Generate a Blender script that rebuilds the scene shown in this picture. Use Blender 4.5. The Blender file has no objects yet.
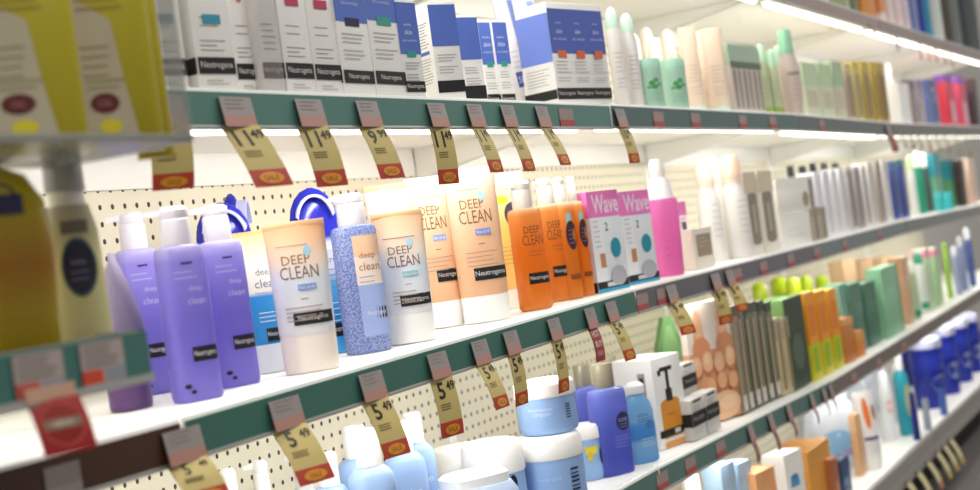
import bpy, bmesh, math, random
import numpy as np
random.seed(7)
scn = bpy.context.scene
C = scn.collection
PI = math.pi
# ------------------------------------------------------------------ camera model (world: X along the aisle, Y into the shelves, Z up)
F_PX, YAW, PITCH, ROLL = 1350.0, 0.51080, -0.005124, -0.13425
D_CAM, Z_CAM = 1.0265, 1.06
_c, _s = math.cos(YAW), math.sin(YAW); _cp, _sp = math.cos(PITCH), math.sin(PITCH)
FW = np.array([_c*_cp, _s*_cp, _sp]); _R = np.array([_s, -_c, 0.0]); _U = np.cross(_R, FW)
_cr, _sr = math.cos(ROLL), math.sin(ROLL)
RT = _R*_cr + _U*_sr; UP = -_R*_sr + _U*_cr
CAM = np.array([0.0, -D_CAM, Z_CAM])

def proj(x, y, z):
    d = np.array([x, y, z]) - CAM; k = FW @ d
    return 490 + F_PX*(RT @ d)/k, 245 - F_PX*(UP @ d)/k, k
def ray(px, py): return FW + RT*(px-490)/F_PX - UP*(py-245)/F_PX
def on_y(px, py, Y):
    d = ray(px, py); t = (Y - CAM[1])/d[1]; return CAM + d*t
def on_x(px, py, X):
    d = ray(px, py); t = (X - CAM[0])/d[0]; return CAM + d*t

# ------------------------------------------------------------------ shelf geometry
JX = [-1.35, -0.13, 1.09, 2.34, 3.56, 4.70, 5.92, 7.14]
RAILZ = {   # height of each price rail's top edge along the aisle
 'up':  [(-2, .562), (3.9, .562), (9, .562)],
 'top': [(-2, .209), (1.18, .209), (2.34, .216), (3.5, .217), (4.6, .203), (9, .203)],
 'mid': [(-2, -.152), (1.06, -.152), (1.59, -.144), (2.34, -.135), (3.6, -.134), (4.7, -.131), (6.3, -.148), (9, -.15)],
 'bot': [(-2, -.473), (2.33, -.473), (3.14, -.486), (3.59, -.503), (4.2, -.510), (5.1, -.490), (9, -.50)],
 'low': [(-2, -.855), (4, -.855), (5.7, -.862), (9, -.87)]}
DEPTH = .43
def rz(sh, x):
    p = RAILZ[sh]; return Z_CAM + float(np.interp(x, [a for a, b in p], [b for a, b in p]))
def zt(sh, x): return rz(sh, x) + .006      # top face of the board

# ------------------------------------------------------------------ materials
def lin(c):
    if isinstance(c, str):
        c = tuple(int(c[i:i+2], 16)/255 for i in (0, 2, 4))
    return tuple((v/12.92 if v <= .04045 else ((v+.055)/1.055)**2.4) for v in c[:3])
_M = {}
def mat(c, rough=.45, metal=0, trans=0, emit=0, alpha=1, name=None, spec=.4):
    key = (c, rough, metal, trans, emit, alpha, spec)
    if key in _M: return _M[key]
    m = bpy.data.materials.new(name or 'paint_%s' % c); m.use_nodes = True
    n = m.node_tree.nodes; b = n['Principled BSDF']; out = n['Material Output']
    col = (*lin(c), 1)
    b.inputs['Base Color'].default_value = col
    b.inputs['Roughness'].default_value = rough; b.inputs['Metallic'].default_value = metal
    b.inputs['Specular IOR Level'].default_value = spec
    if alpha < 1: b.inputs['Alpha'].default_value = alpha
    if emit:
        b.inputs['Emission Color'].default_value = col; b.inputs['Emission Strength'].default_value = emit
    if trans:
        t = n.new('ShaderNodeBsdfTranslucent'); t.inputs['Color'].default_value = col
        mx = n.new('ShaderNodeMixShader'); mx.inputs[0].default_value = trans
        m.node_tree.links.new(b.outputs[0], mx.inputs[1]); m.node_tree.links.new(t.outputs[0], mx.inputs[2])
        m.node_tree.links.new(mx.outputs[0], out.inputs['Surface'])
    _M[key] = m
    return m
def gradient(stops, rough=.4, trans=.0):
    """printed colour blend up the pack (bottom to top)"""
    key = ('g', tuple(stops), rough, trans)
    if key in _M: return _M[key]
    m = bpy.data.materials.new('printed_blend'); m.use_nodes = True
    nt = m.node_tree; n = nt.nodes; b = n['Principled BSDF']
    b.inputs['Roughness'].default_value = rough; b.inputs['Specular IOR Level'].default_value = .4
    tc = n.new('ShaderNodeTexCoord'); sx = n.new('ShaderNodeSeparateXYZ'); r = n.new('ShaderNodeValToRGB')
    nt.links.new(tc.outputs['Generated'], sx.inputs[0]); nt.links.new(sx.outputs['Z'], r.inputs[0])
    e = r.color_ramp.elements
    while len(e) < len(stops): e.new(.5)
    for k, (p, c) in enumerate(stops): e[k].position = p; e[k].color = (*lin(c), 1)
    nt.links.new(r.outputs[0], b.inputs['Base Color'])
    if trans:
        t = n.new('ShaderNodeBsdfTranslucent'); nt.links.new(r.outputs[0], t.inputs['Color'])
        mx = n.new('ShaderNodeMixShader'); mx.inputs[0].default_value = trans
        nt.links.new(b.outputs[0], mx.inputs[1]); nt.links.new(t.outputs[0], mx.inputs[2])
        nt.links.new(mx.outputs[0], n['Material Output'].inputs['Surface'])
    _M[key] = m
    return m
def speckled(c1, c2, scale=220, trans=.3, rough=.2, thr=.5):
    key = ('sp', c1, c2, scale, trans, thr)
    if key in _M: return _M[key]
    m = bpy.data.materials.new('speckled_gel'); m.use_nodes = True
    nt = m.node_tree; n = nt.nodes; b = n['Principled BSDF']; b.inputs['Roughness'].default_value = rough
    tc = n.new('ShaderNodeTexCoord'); nz = n.new('ShaderNodeTexNoise'); nz.inputs['Scale'].default_value = scale
    r = n.new('ShaderNodeValToRGB'); e = r.color_ramp.elements
    e[0].position = thr-.06; e[0].color = (*lin(c1), 1); e[1].position = thr+.06; e[1].color = (*lin(c2), 1)
    nt.links.new(tc.outputs['Object'], nz.inputs['Vector']); nt.links.new(nz.outputs[0], r.inputs[0])
    nt.links.new(r.outputs[0], b.inputs['Base Color'])
    t = n.new('ShaderNodeBsdfTranslucent'); nt.links.new(r.outputs[0], t.inputs['Color'])
    mx = n.new('ShaderNodeMixShader'); mx.inputs[0].default_value = trans
    nt.links.new(b.outputs[0], mx.inputs[1]); nt.links.new(t.outputs[0], mx.inputs[2])
    nt.links.new(mx.outputs[0], n['Material Output'].inputs['Surface'])
    _M[key] = m
    return m
def pegboard():
    m = bpy.data.materials.new('cream_pegboard'); m.use_nodes = True
    nt = m.node_tree; n = nt.nodes; b = n['Principled BSDF']; b.inputs['Roughness'].default_value = .55
    tc = n.new('ShaderNodeTexCoord'); sx = n.new('ShaderNodeSeparateXYZ'); nt.links.new(tc.outputs['Object'], sx.inputs[0])
    def op(o, a, v=None, c=None):
        q = n.new('ShaderNodeMath'); q.operation = o
        for k, w in enumerate((a, v, c)):
            if w is None: continue
            if isinstance(w, (int, float)): q.inputs[k].default_value = w
            else: nt.links.new(w, q.inputs[k])
        return q.outputs[0]
    def cell(s, p, r):
        f = op('FRACT', op('DIVIDE', s, p)); return op('POWER', op('DIVIDE', op('MULTIPLY', op('SUBTRACT', f, .5), p), r), 2)
    d = op('ADD', cell(sx.outputs['X'], .0254, .0034), cell(sx.outputs['Z'], .0254, .0042))
    hole = op('LESS_THAN', d, 1.0)
    mx = n.new('ShaderNodeMix'); mx.data_type = 'RGBA'
    mx.inputs[6].default_value = (*lin('E6DFC9'), 1); mx.inputs[7].default_value = (*lin('3A3020'), 1)
    nt.links.new(hole, mx.inputs[0]); nt.links.new(mx.outputs[2], b.inputs['Base Color'])
    return m
def carpet():
    m = bpy.data.materials.new('grey_floor'); m.use_nodes = True
    nt = m.node_tree; n = nt.nodes; b = n['Principled BSDF']; b.inputs['Roughness'].default_value = .8
    nz = n.new('ShaderNodeTexNoise'); nz.inputs['Scale'].default_value = 60
    r = n.new('ShaderNodeValToRGB'); e = r.color_ramp.elements
    e[0].color = (*lin('4C4745'), 1); e[1].color = (*lin('6E6865'), 1)
    tc = n.new('ShaderNodeTexCoord'); nt.links.new(tc.outputs['Object'], nz.inputs['Vector'])
    nt.links.new(nz.outputs[0], r.inputs[0]); nt.links.new(r.outputs[0], b.inputs['Base Color'])
    return m
WHITE = mat('F4F3EE', .4); BLACK = mat('1A1718', .4)

# ------------------------------------------------------------------ mesh builder
_TXT = {}
def text_geo(s, bold=False):
    k = (s, bold)
    if k not in _TXT:
        cu = bpy.data.curves.new('lettering', 'FONT'); cu.body = s; cu.resolution_u = 2
        if bold: cu.offset = .022
        ob = bpy.data.objects.new('lettering', cu); C.objects.link(ob)
        dg = bpy.context.evaluated_depsgraph_get()
        me = bpy.data.meshes.new_from_object(ob.evaluated_get(dg))
        v = np.array([q.co[:2] for q in me.vertices]) if len(me.vertices) else np.zeros((0, 2))
        f = [tuple(p.vertices) for p in me.polygons]
        bpy.data.objects.remove(ob); bpy.data.curves.remove(cu); bpy.data.meshes.remove(me)
        lo, hi = v.min(0), v.max(0); v = v - (lo+hi)/2; sc = 1/(hi[1]-lo[1])
        _TXT[k] = (v*sc, f, (hi[0]-lo[0])*sc)
    return _TXT[k]

class MB:
    def __init__(s): s.v = []; s.f = []; s.m = []; s.mats = []
    def mi(s, m):
        if m not in s.mats: s.mats.append(m)
        return s.mats.index(m)
    def add(s, v, f, m):
        o = len(s.v); k = s.mi(m); s.v += [tuple(q) for q in v]
        for q in f: s.f.append(tuple(o+i for i in q)); s.m.append(k)
        return s
    def box(s, x0, x1, y0, y1, z0, z1, m, bev=0):
        if not bev:
            v = [(x, y, z) for z in (z0, z1) for x, y in ((x0, y0), (x1, y0), (x1, y1), (x0, y1))]
            return s.add(v, [(3, 2, 1, 0), (4, 5, 6, 7), (0, 1, 5, 4), (1, 2, 6, 5), (2, 3, 7, 6), (3, 0, 4, 7)], m)
        bm = bmesh.new(); bmesh.ops.create_cube(bm, size=1)
        for q in bm.verts: q.co = ((x0+x1)/2+q.co.x*(x1-x0), (y0+y1)/2+q.co.y*(y1-y0), (z0+z1)/2+q.co.z*(z1-z0))
        bmesh.ops.bevel(bm, geom=bm.edges[:], offset=bev, segments=2, affect='EDGES', profile=.5)
        bm.verts.index_update(); s.add([tuple(q.co) for q in bm.verts], [tuple(q.index for q in p.verts) for p in bm.faces], m)
        bm.free(); return s
    def loft(s, rows, m, seg=28, cx=0, cy=0, cap=True):
        """rows: (z, half width, half depth, superellipse power[, dx, dy])"""
        v = []
        for r in rows:
            z, a, b, p = r[:4]; dx, dy = (r[4], r[5]) if len(r) > 4 else (0, 0)
            for k in range(seg):
                t = 2*PI*k/seg; c, q = math.cos(t), math.sin(t)
                v.append((cx+dx+a*math.copysign(abs(c)**(2/p), c), cy+dy+b*math.copysign(abs(q)**(2/p), q), z))
        f = []
        for i in range(len(rows)-1):
            for k in range(seg):
                j = (k+1) % seg; f.append((i*seg+k, i*seg+j, (i+1)*seg+j, (i+1)*seg+k))
        if cap: f.append(tuple(range(seg-1, -1, -1))); f.append(tuple((len(rows)-1)*seg+k for k in range(seg)))
        return s.add(v, f, m)
    def prism(s, pts, y0, y1, m):           # outline in XZ pushed along Y
        n = len(pts); v = [(x, y0, z) for x, z in pts] + [(x, y1, z) for x, z in pts]
        f = [tuple(range(n)), tuple(range(2*n-1, n-1, -1))] + [(i, n+i, n+(i+1) % n, (i+1) % n) for i in range(n)]
        return s.add(v, f, m)
    def grid(s, fn, u0, u1, v0, v1, m, nu=6, nv=2):
        v = [fn(u0+(u1-u0)*i/nu, v0+(v1-v0)*j/nv) for j in range(nv+1) for i in range(nu+1)]
        f = [(j*(nu+1)+i, j*(nu+1)+i+1, (j+1)*(nu+1)+i+1, (j+1)*(nu+1)+i) for j in range(nv) for i in range(nu)]
        return s.add(v, f, m)
    def build(s, name, parent=None, smooth=True, kind=None):
        me = bpy.data.meshes.new(name); me.from_pydata(s.v, [], s.f)
        for m in s.mats: me.materials.append(m)
        me.polygons.foreach_set('material_index', s.m)
        if smooth:
            me.polygons.foreach_set('use_smooth', [True]*len(s.f)); me.update(); me.set_sharp_from_angle(angle=.65)
        me.update()
        o = bpy.data.objects.new(name, me); C.objects.link(o)
        if parent: o.parent = parent
        if kind: o['kind'] = kind
        return o

def thing(name, label, cat, group=None, loc=(0, 0, 0), rot=0):
    o = bpy.data.objects.new(name, None); C.objects.link(o); o.empty_display_size = .03
    o.location = loc; o.rotation_euler = (0, 0, rot)
    o['label'] = label; o['category'] = cat
    if group: o['group'] = group
    return o

# printed decoration: specs in fractions of the pack's front (x -.5...5, z 0..1)
def deco(mb, surf, W, H, specs, e0=.0004):
    e = e0
    for sp in specs:
        e += .00015
        k = sp[0]
        fn = lambda u, v, e=e: surf(u, v, e)
        if k == 'r':
            _, x0, x1, z0, z1, c = sp
            mb.grid(fn, x0*W, x1*W, z0*H, z1*H, mat(c, .4), 8, 3)
        elif k == 'e':
            _, xc, zc, rx, rzz, c = sp
            n = 20; v = [fn(xc*W, zc*H)] + [fn(xc*W+rx*W*math.cos(2*PI*i/n), zc*H+rzz*H*math.sin(2*PI*i/n)) for i in range(n)]
            mb.add(v, [(0, 1+i, 1+(i+1) % n) for i in range(n)], mat(c, .4))
        elif k == 't':
            _, s, xc, zc, h, c, mw = sp[:7]
            v, f, w = text_geo(s, len(sp) > 7 and sp[7]); h = h*H; sx = min(1, mw*W/(w*h))
            mb.add([fn(xc*W+q[0]*h*sx, zc*H+q[1]*h) for q in v], f, mat(c, .4))
        elif k == 'l':
            _, x0, x1, z1, n, dz, c = sp
            rr = random.Random(int(z1*1000)+n)
            for i in range(n):
                xe = x1-(x1-x0)*.35*rr.random(); z = z1-i*dz
                mb.grid(fn, x0*W, xe*W, z*H-.0006, z*H+.0006, mat(c, .5), 3, 1)
def front_box(W, D): return lambda u, v, e: (u, -D/2-e, v)
def left_box(W, D): return lambda u, v, e: (-W/2-e, -u, v)
def loft_front(rows):
    zs = [r[0] for r in rows]; A = [r[1] for r in rows]; B = [r[2] for r in rows]; P = [r[3] for r in rows]
    def f(u, v, e):
        a, b, p = np.interp(v, zs, A), np.interp(v, zs, B), np.interp(v, zs, P)
        q = min(.999, abs(u)/max(a, 1e-6)); return (u, -b*(1-q**p)**(1/p)-e, v)
    return f

# ------------------------------------------------------------------ pack builders: (root, W, H, ...)
def carton(r, W, H, D=.05, c='F1EFEA', front=(), side=(), brand=(), seam='D9D6D0', part='carton'):
    mb = MB(); mb.box(-W/2, W/2, -D/2, D/2, 0, H, mat(c, .4) if isinstance(c, str) else c, bev=.0015)
    if seam: mb.box(-W/2+.003, W/2-.003, -D/2+.004, -D/2+.0055, H-.0002, H+.0003, mat(seam, .5))
    deco(mb, front_box(W, D), W, H, front)
    deco(mb, left_box(W, D), D, H, side)
    mb.build(part, r)
    if brand:
        lb = MB(); deco(lb, front_box(W, D), W, H, brand, .0012); lb.build('brand_label', r)
def tube(r, W, H, T=.045, body='F4E6DA', cap='F6F4F0', capz=.22, front=(), brand=(), n=2.2, trans=.15, seal=None):
    z0 = capz*H
    capm = mat(cap, .35) if isinstance(cap, str) else cap
    m = (gradient(body, .4, trans) if isinstance(body, tuple) and isinstance(body[0], tuple) else (mat(body, .4, trans=trans) if isinstance(body, str) else body))
    rows = [(z0, W*.455, T/2, n), (z0+.1*(H-z0), W*.462, T*.49, n), (z0+.45*(H-z0), W*.475, T*.36, n), (z0+.8*(H-z0), W*.492, T*.15, n), (H*.955, W*.5, T*.05, n), (H, W*.5, .0016, n)]
    b = MB().loft(rows, m, 36); sf = loft_front(rows); deco(b, sf, W, H, front); b.build('tube_body', r)
    MB().loft([(0, W*.43, T*.46, n), (.004, W*.445, T*.48, n), (z0*.93, W*.455, T/2, n), (z0, W*.445, T*.49, n)], capm, 36).build('cap', r)
    if seal: MB().box(-W*.5, W*.5, -.0022, .0022, H*.96, H*1.0, mat(seal, .4), bev=.0008).build('crimp', r)
    if brand:
        lb = MB(); deco(lb, sf, W, H, brand, .0011); lb.build('brand_label', r)
def vessel(r, W, H, D=None, rows=(), m=None, parts=(), front=(), brand=(), seg=32, body='bottle_body', lname='brand_label'):
    D = D or W
    R = [(z*H, a*W/2, b*D/2, p) for z, a, b, p in rows]
    b = MB().loft(R, m, seg); sf = loft_front(R); deco(b, sf, W, H, front); b.build(body, r)
    for nm, rw, pm in parts:
        MB().loft([(q[0]*H, q[1]*W/2, q[2]*D/2, q[3]) for q in rw], pm, 24).build(nm, r)
    if brand:
        lb = MB(); deco(lb, sf, W, H, brand, .0011); lb.build(lname, r)
def pump(r, z0, z1, rad, m, out=.03, ang=PI, name='pump_head'):
    """white pump: collar, barrel and a flat head with a spout"""
    h = z1-z0; b = MB()
    b.loft([(z0, rad*1.0, rad*1.0, 2), (z0+h*.1, rad*1.04, rad*1.04, 2), (z0+h*.66, rad*.98, rad*.98, 2), (z0+h*.7, rad*.86, rad*.86, 2),
            (z0+h*.74, rad*.95, rad*.95, 2), (z0+h*.92, rad*.98, rad*.98, 2), (z1, rad*.7, rad*.7, 2)], m, 28)
    head = b.build(name, r); b = MB()
    c, s = math.cos(ang), math.sin(ang); w = rad*.42
    zz = z0+h*.8
    pts = [(rad*.5, w, zz), (rad+out, w*.5, zz+h*.02), (rad+out, -w*.5, zz+h*.02), (rad*.5, -w, zz), (rad*.5, w, zz+h*.18), (rad+out, w*.5, zz+h*.12), (rad+out, -w*.5, zz+h*.12), (rad*.5, -w, zz+h*.18)]
    b.add([(x*c-y*s, x*s+y*c, z) for x, y, z in pts], [(0, 1, 2, 3), (7, 6, 5, 4), (0, 4, 5, 1), (1, 5, 6, 2), (2, 6, 7, 3), (3, 7, 4, 0)], m)
    b.build('spout', head)
ROUND = [(0, .9, .9, 2), (.02, 1, 1, 2), (.72, 1, 1, 2), (.8, .85, .85, 2), (.84, .45, .45, 2)]
SLIM = [(0, .92, .92, 2.6), (.03, 1, 1, 2.6), (.66, 1, 1, 2.6), (.74, .8, .85, 2.4), (.78, .45, .6, 2)]

# ------------------------------------------------------------------ placing a pack on its shelf
SIZE = {}
def place(sh, x0, x1, yt, Y, phi=0, zbase=None, round_=False):
    """front centre of the pack stands at depth Y on shelf sh; returns location, rotation, W, H"""
    px = (x0+x1)/2; py = 250.0
    for _ in range(12):
        P = on_y(px, py, Y); z = zbase if zbase is not None else zt(sh, P[0]); py = proj(P[0], Y, z)[1]
    X = P[0]; u, v, k = proj(X, Y, z)
    psi = math.atan2(X, Y+D_CAM); f = 1 if round_ else max(.3, math.cos(psi-phi))
    W = (x1-x0)*k/(F_PX*f)
    H = (v-yt)*k/(F_PX*_cr)
    for _ in range(3):
        vv = proj(X, Y, z+H)[1]; H += (vv-yt)*k/(F_PX*_cr)
    return X, Y, z, W, H
def item(fn, name, label, cat, group, sh, x0, x1, yt, Y, phi=None, D=.05, zbase=None, round_=False, **kw):
    if phi is None: phi = 48 if round_ else 0
    ph = math.radians(phi)
    X, Y, z, W, H = place(sh, x0, x1, yt, Y, ph, zbase, round_)
    if round_: D = W
    r = thing(name, label, cat, group)
    cx, cy = (X, Y) if round_ else (X + math.sin(ph)*D/2, Y + math.cos(ph)*D/2)
    r.location = (cx, cy, z+.0006); r.rotation_euler = (0, 0, -ph)
    kw2 = dict(kw)
    kw2['T' if fn is tube else 'D'] = D
    fn(r, W, H, **kw2)
    SIZE[r.name] = (X, Y, z, W, H)
    return r

# ================================================================== SETTING
def structure(name, mb): return mb.build(name, None, False, 'structure')
structure('floor', MB().box(-6, 14, -8, 3, -.05, 0, carpet()))
structure('wall_back', MB().box(-6, 14, .62, .72, 0, 3.2, mat('D9D5CC', .7)))

# ------------------------------------------------------------------ shelving: one unit per section, shelves, lights
PEG = pegboard(); STEEL = mat('B9B8B2', .35, .6); SHELF = mat('F7F6F2', .38); HOUS = mat('E9E8E2', .4)
TUBE = mat('FFFBEF', .4, emit=3.0); KICK = mat('16120F', .6)
SECN = ['', 'first section', 'second section', 'third section', 'fourth section', 'fifth section', 'sixth section']
INS = {'top': {1: '55837A', 2: '557F76', 3: '4A6460', 4: '565F5C', 5: '6A635C', 6: '6E6660'},
       'mid': {1: '4A2F22', 2: '3F6E62', 3: '625F66', 4: '6C7673', 5: '6F706C', 6: '77726C'},
       'bot': {2: '57766F', 3: '587871', 4: '7C7068', 5: '82786F', 6: '82786F'},
       'low': {3: '9A9690', 4: '98948E', 5: '94908A', 6: '94908A'},
       'up':  {2: 'B09A92', 3: 'B8A9A2', 4: '9E8A84', 5: '93807A', 6: '8F7C76'}}
LV = {'up': 'highest', 'top': 'eye level', 'mid': 'middle', 'bot': 'second lowest', 'low': 'bottom'}
ORD = {1: 'first', 2: 'second', 3: 'third', 4: 'fourth', 5: 'fifth', 6: 'sixth'}
def make_shelf(sh, i):
    x0, x1 = JX[i]+.002, JX[i+1]-.002
    za, zb = zt(sh, x0+.01), zt(sh, x1-.01)
    if i == 2 and sh in ('top', 'up'): zb = zt(sh, 2.2)
    names = {'1': 'teal', '55': 'teal'}
    inc = {'top': 'teal' if i < 4 else 'dark grey', 'mid': {1: 'brown', 2: 'teal', 3: 'slate grey'}.get(i, 'grey'), 'bot': 'green grey' if i < 4 else 'brown grey', 'low': 'silver grey', 'up': 'pinkish brown'}[sh]
    r = thing('gondola_shelf', f'white {LV[sh]} shelf with a {inc} price rail in the {SECN[i]}', 'shelf', 'white metal shelves', (x0, 0, za))
    def warp(o):                       # the run of shelves is not quite level
        for q in o.data.vertices: q.co.z += (zb-za)*q.co.x/(x1-x0)
        return o
    L = x1-x0
    b = MB().box(0, L, .001, DEPTH-.008, -.020, 0, SHELF, bev=.002); warp(b.build('board', r))
    rl = MB().box(0, L, -.010, 0, -.049 if sh != 'low' else -.088, -.001, SHELF if sh != 'low' else mat('A8A49E', .4), bev=.003)
    if sh != 'low': rl.box(0, L, -.0145, -.0085, -.050, -.045, STEEL, bev=.0015)
    rail = warp(rl.build('price_rail', r))
    warp(MB().box(.003, L-.003, -.0122, -.0095, -.0448, -.0062, mat(INS[sh][i], .35)).build('rail_insert', rail))
    for xx in (.012, L-.012):
        MB().prism([(xx-.0012, -.021), (xx+.0012, -.021), (xx+.0012, -.0215), (xx-.0012, -.0215)], .05, .06, SHELF)
        v = [(q, yy, zz) for q in (xx-.0015, xx+.0015) for yy, zz in ((.07, -.0205), (DEPTH-.008, -.0205), (DEPTH-.008, -.085))]
        if sh != 'low':
            warp(MB().add(v, [(0, 1, 2), (5, 4, 3), (0, 3, 4, 1), (1, 4, 5, 2), (2, 5, 3, 0)], HOUS).build('bracket', r))
    return r, za, zb
LIGHTS = []
for sh, secs in (('up', (2, 3, 4, 5, 6)), ('top', (1, 2, 3, 4, 5, 6)), ('mid', (1, 2, 3, 4, 5, 6)), ('bot', (2, 3, 4, 5, 6)), ('low', (3, 4, 5, 6))):
    for i in secs:
        r, za, zb = make_shelf(sh, i)
        if sh in ('low',): continue
        x0, x1 = JX[i]+.03, JX[i+1]-.03; z = min(za, zb)-.021
        t = thing('shelf_light', f'slim white tube light under the {LV[sh]} shelf of the {SECN[i]}', 'light', 'tube lights under the shelves', ((x0+x1)/2, .045, z))
        L = x1-x0; ang = math.atan2(zb-za, x1-x0); t.rotation_euler = (0, -ang, 0)
        MB().box(-L/2, L/2, -.022, .022, -.012, 0, HOUS, bev=.003).build('housing', t)
        tb = MB(); n = 12
        tb.add([(xx, .008*math.cos(2*PI*k/n), -.016+.008*math.sin(2*PI*k/n)) for xx in (-L/2+.02, L/2-.02) for k in range(n)], [(k, (k+1) % n, n+(k+1) % n, n+k) for k in range(n)] + [tuple(range(n-1, -1, -1)), tuple(range(n, 2*n))], TUBE)
        tb.build('tube', t)
        LIGHTS.append((sh, i, (x0+x1)/2, z-.027, L))
for i in (1, 2, 3, 4, 5, 6):
    x0, x1 = JX[i], JX[i+1]
    u = thing('shelving_unit', f'cream pegboard back and white uprights of the {SECN[i]} from the left', 'shelving', 'pegboard shelving units', (x0, DEPTH, 0))
    L = x1-x0
    MB().box(.016, L-.016, .004, .022, .05, 2.05, PEG).build('pegboard', u, False)
    MB().box(-.0155, .0155, -.0, .05, 0, 2.05, SHELF, bev=.003).build('upright', u)
    for sh in ('up', 'top', 'mid', 'bot'):
        if sh == 'up' and i < 2 or sh == 'bot' and i < 2: continue
        z = min(zt(sh, x0+.02), zt(sh, x1-.02))-.024
        MB().box(.018, L-.018, -.006, .003, z-.046 if sh != 'mid' else z-.012, max(zt(sh, x0+.02), zt(sh, x1-.02))-.0195, SHELF, bev=.002).build('valance', u)
    kp = thing('kick_plate', f'black kick plate under the bottom shelf of the {SECN[i]}', 'kick plate', 'black kick plates', (x0, .07, 0))
    MB().box(.002, L-.002, 0, .01, .0, min(zt('low', x0), zt('low', x1))-.10, KICK).build('panel', kp)

# ------------------------------------------------------------------ price flags on the rails
CARD = mat('C4B070', .55); CARDRED = mat('B5402C', .5); SPLASH = mat('D9922C', .5); CLIP1 = mat('9C928F', .4); CLIP2 = mat('B5857A', .4); INK = '241E16'
TAGS = []
def strip_fn(p0, p1, w, wdir, bow):
    p0 = np.array(p0); p1 = np.array(p1); d = p1-p0; L = np.linalg.norm(d)
    nrm = np.cross(wdir, d/L); nrm = nrm/np.linalg.norm(nrm)
    if nrm[1] > 0: nrm = -nrm
    def f(u, v, e=0):       # v: 0 bottom .. 1 top
        t = 1-v; return tuple(p0 + d*t + np.array(wdir)*u*w + nrm*(bow*4*t*v + e))
    return f, L, nrm
def price_flag(sh, px, bot, kind, label, w=.046, big='5', sup='49', turn=0, hold=True):
    """px: where the flag leaves the rail; bot: picture point its lower end hangs at"""
    Y0 = -.0165; py = 250
    for _ in range(10):
        P = on_y(px, py, Y0); z = rz(sh, P[0])-(.040 if sh != 'low' else .075); py = proj(P[0], Y0, z)[1]
    X = P[0]; B = on_x(bot[0], bot[1], X) if bot else (X, -.05, z-.085)
    by = min(-.012, max(-.11, B[1])); Bz = min(B[2], z-.02)
    r = thing('price_tag', label, 'price tag', 'price tags hanging from the rails', (X, Y0, z))
    wd = np.array([math.cos(turn), -math.sin(turn), 0])
    f, L, nrm = strip_fn((0, 0, 0), (0, by-Y0, Bz-z), 1, wd, .004)
    th = .0006
    def slab(mb, u0, u1, v0, v1, m, e=0.0):
        mb.grid(lambda u, v: f(u, v, e+th), u0, u1, v0, v1, m, 2, 8); mb.grid(lambda u, v: f(u, v, -th), u1, u0, v0, v1, m, 2, 8)
    c = MB()
    if kind == 'price':
        slab(c, -w/2, w/2, .25, 1, CARD); slab(c, -w/2, w/2, 0, .2505, CARDRED)
        S = lambda u, v, e: f(u, v/L, e+th)
        deco(c, S, w, L, [('t', big, -.16, .77, .28, INK, .46, True), ('t', sup, .28, .83, .16, INK, .36, True), ('l', -.36, .3, .54, 3, .04, '6B5C32'), ('e', .0, .115, .33, .085, 'D9922C'), ('t', 'SALE', 0, .115, .08, '8E2A1C', .6)])
        c.build('card', r, False)
    elif kind == 'hot':
        slab(c, -w/2, w/2, 0, 1, mat('9E3A3C', .5)); S = lambda u, v, e: f(u, v/L, e+th)
        deco(c, S, w, L, [('t', 'HOT', 0, .80, .20, 'E2C8C0', .75, True), ('t', 'BUY', 0, .50, .18, 'E2C8C0', .75, True), ('l', -.35, .4, .28, 3, .05, 'D8B0A8')])
        c.build('card', r, False)
    elif kind == 'new':
        slab(c, -w/2, w/2, 0, 1, mat('A32222', .5)); S = lambda u, v, e: f(u, v/L, e+th)
        deco(c, S, w, L, [('e', 0, .5, .40, .38, 'B8382E'), ('e', 0, .52, .36, .345, '921C18'), ('r', -.33, .33, .44, .60, '7E6A58'), ('t', 'NEW!', 0, .52, .10, 'C9B8A6', .56, True)])
        c.build('card', r, False)
    elif kind == 'red':
        slab(c, -w/2, w/2, 0, 1, mat('96524A', .5)); slab(c, -w/2, w/2, .8, 1, mat('8C7A74', .5), .0004)
        S = lambda u, v, e: f(u, v/L, e+th); deco(c, S, w, L, [('l', -.35, .35, .6, 4, .08, 'D3B7A6')]); c.build('card', r, False)
    else:
        slab(c, -w/2, w/2, .25, 1, mat('C9BE8E', .5)); slab(c, -w/2, w/2, 0, .2505, mat('B8705A' if kind == 'far' else 'B7A04C', .5))
        c.build('card', r, False)
    if hold == 's':
        MB().box(-w*.5, w*.5, .0005, .0042, -.004, .012, CLIP1).build('holder', r, False)
    elif hold:
        h = MB(); hf, hl, hn = strip_fn((.0, .0025, .034), (0, -.004, -.002), 1, np.array([1., 0, 0]), 0)
        h.grid(lambda u, v: hf(u, v, .0016), -w*.55, w*.55, .38, 1, CLIP1, 2, 2); h.grid(lambda u, v: hf(u, v, .0016), -w*.55, w*.55, 0, .38, CLIP2, 2, 2)
        h.grid(lambda u, v: hf(u, v, .0002), w*.55, -w*.55, 0, 1, CLIP1, 2, 2)
        S = lambda u, v, e: hf(u, v/hl, e+.0016)
        deco(h, S, w, hl, [('l', -.4, .3, .9, 3, .14, '8C8080')])
        h.build('holder', r, False)
    return r
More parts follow.
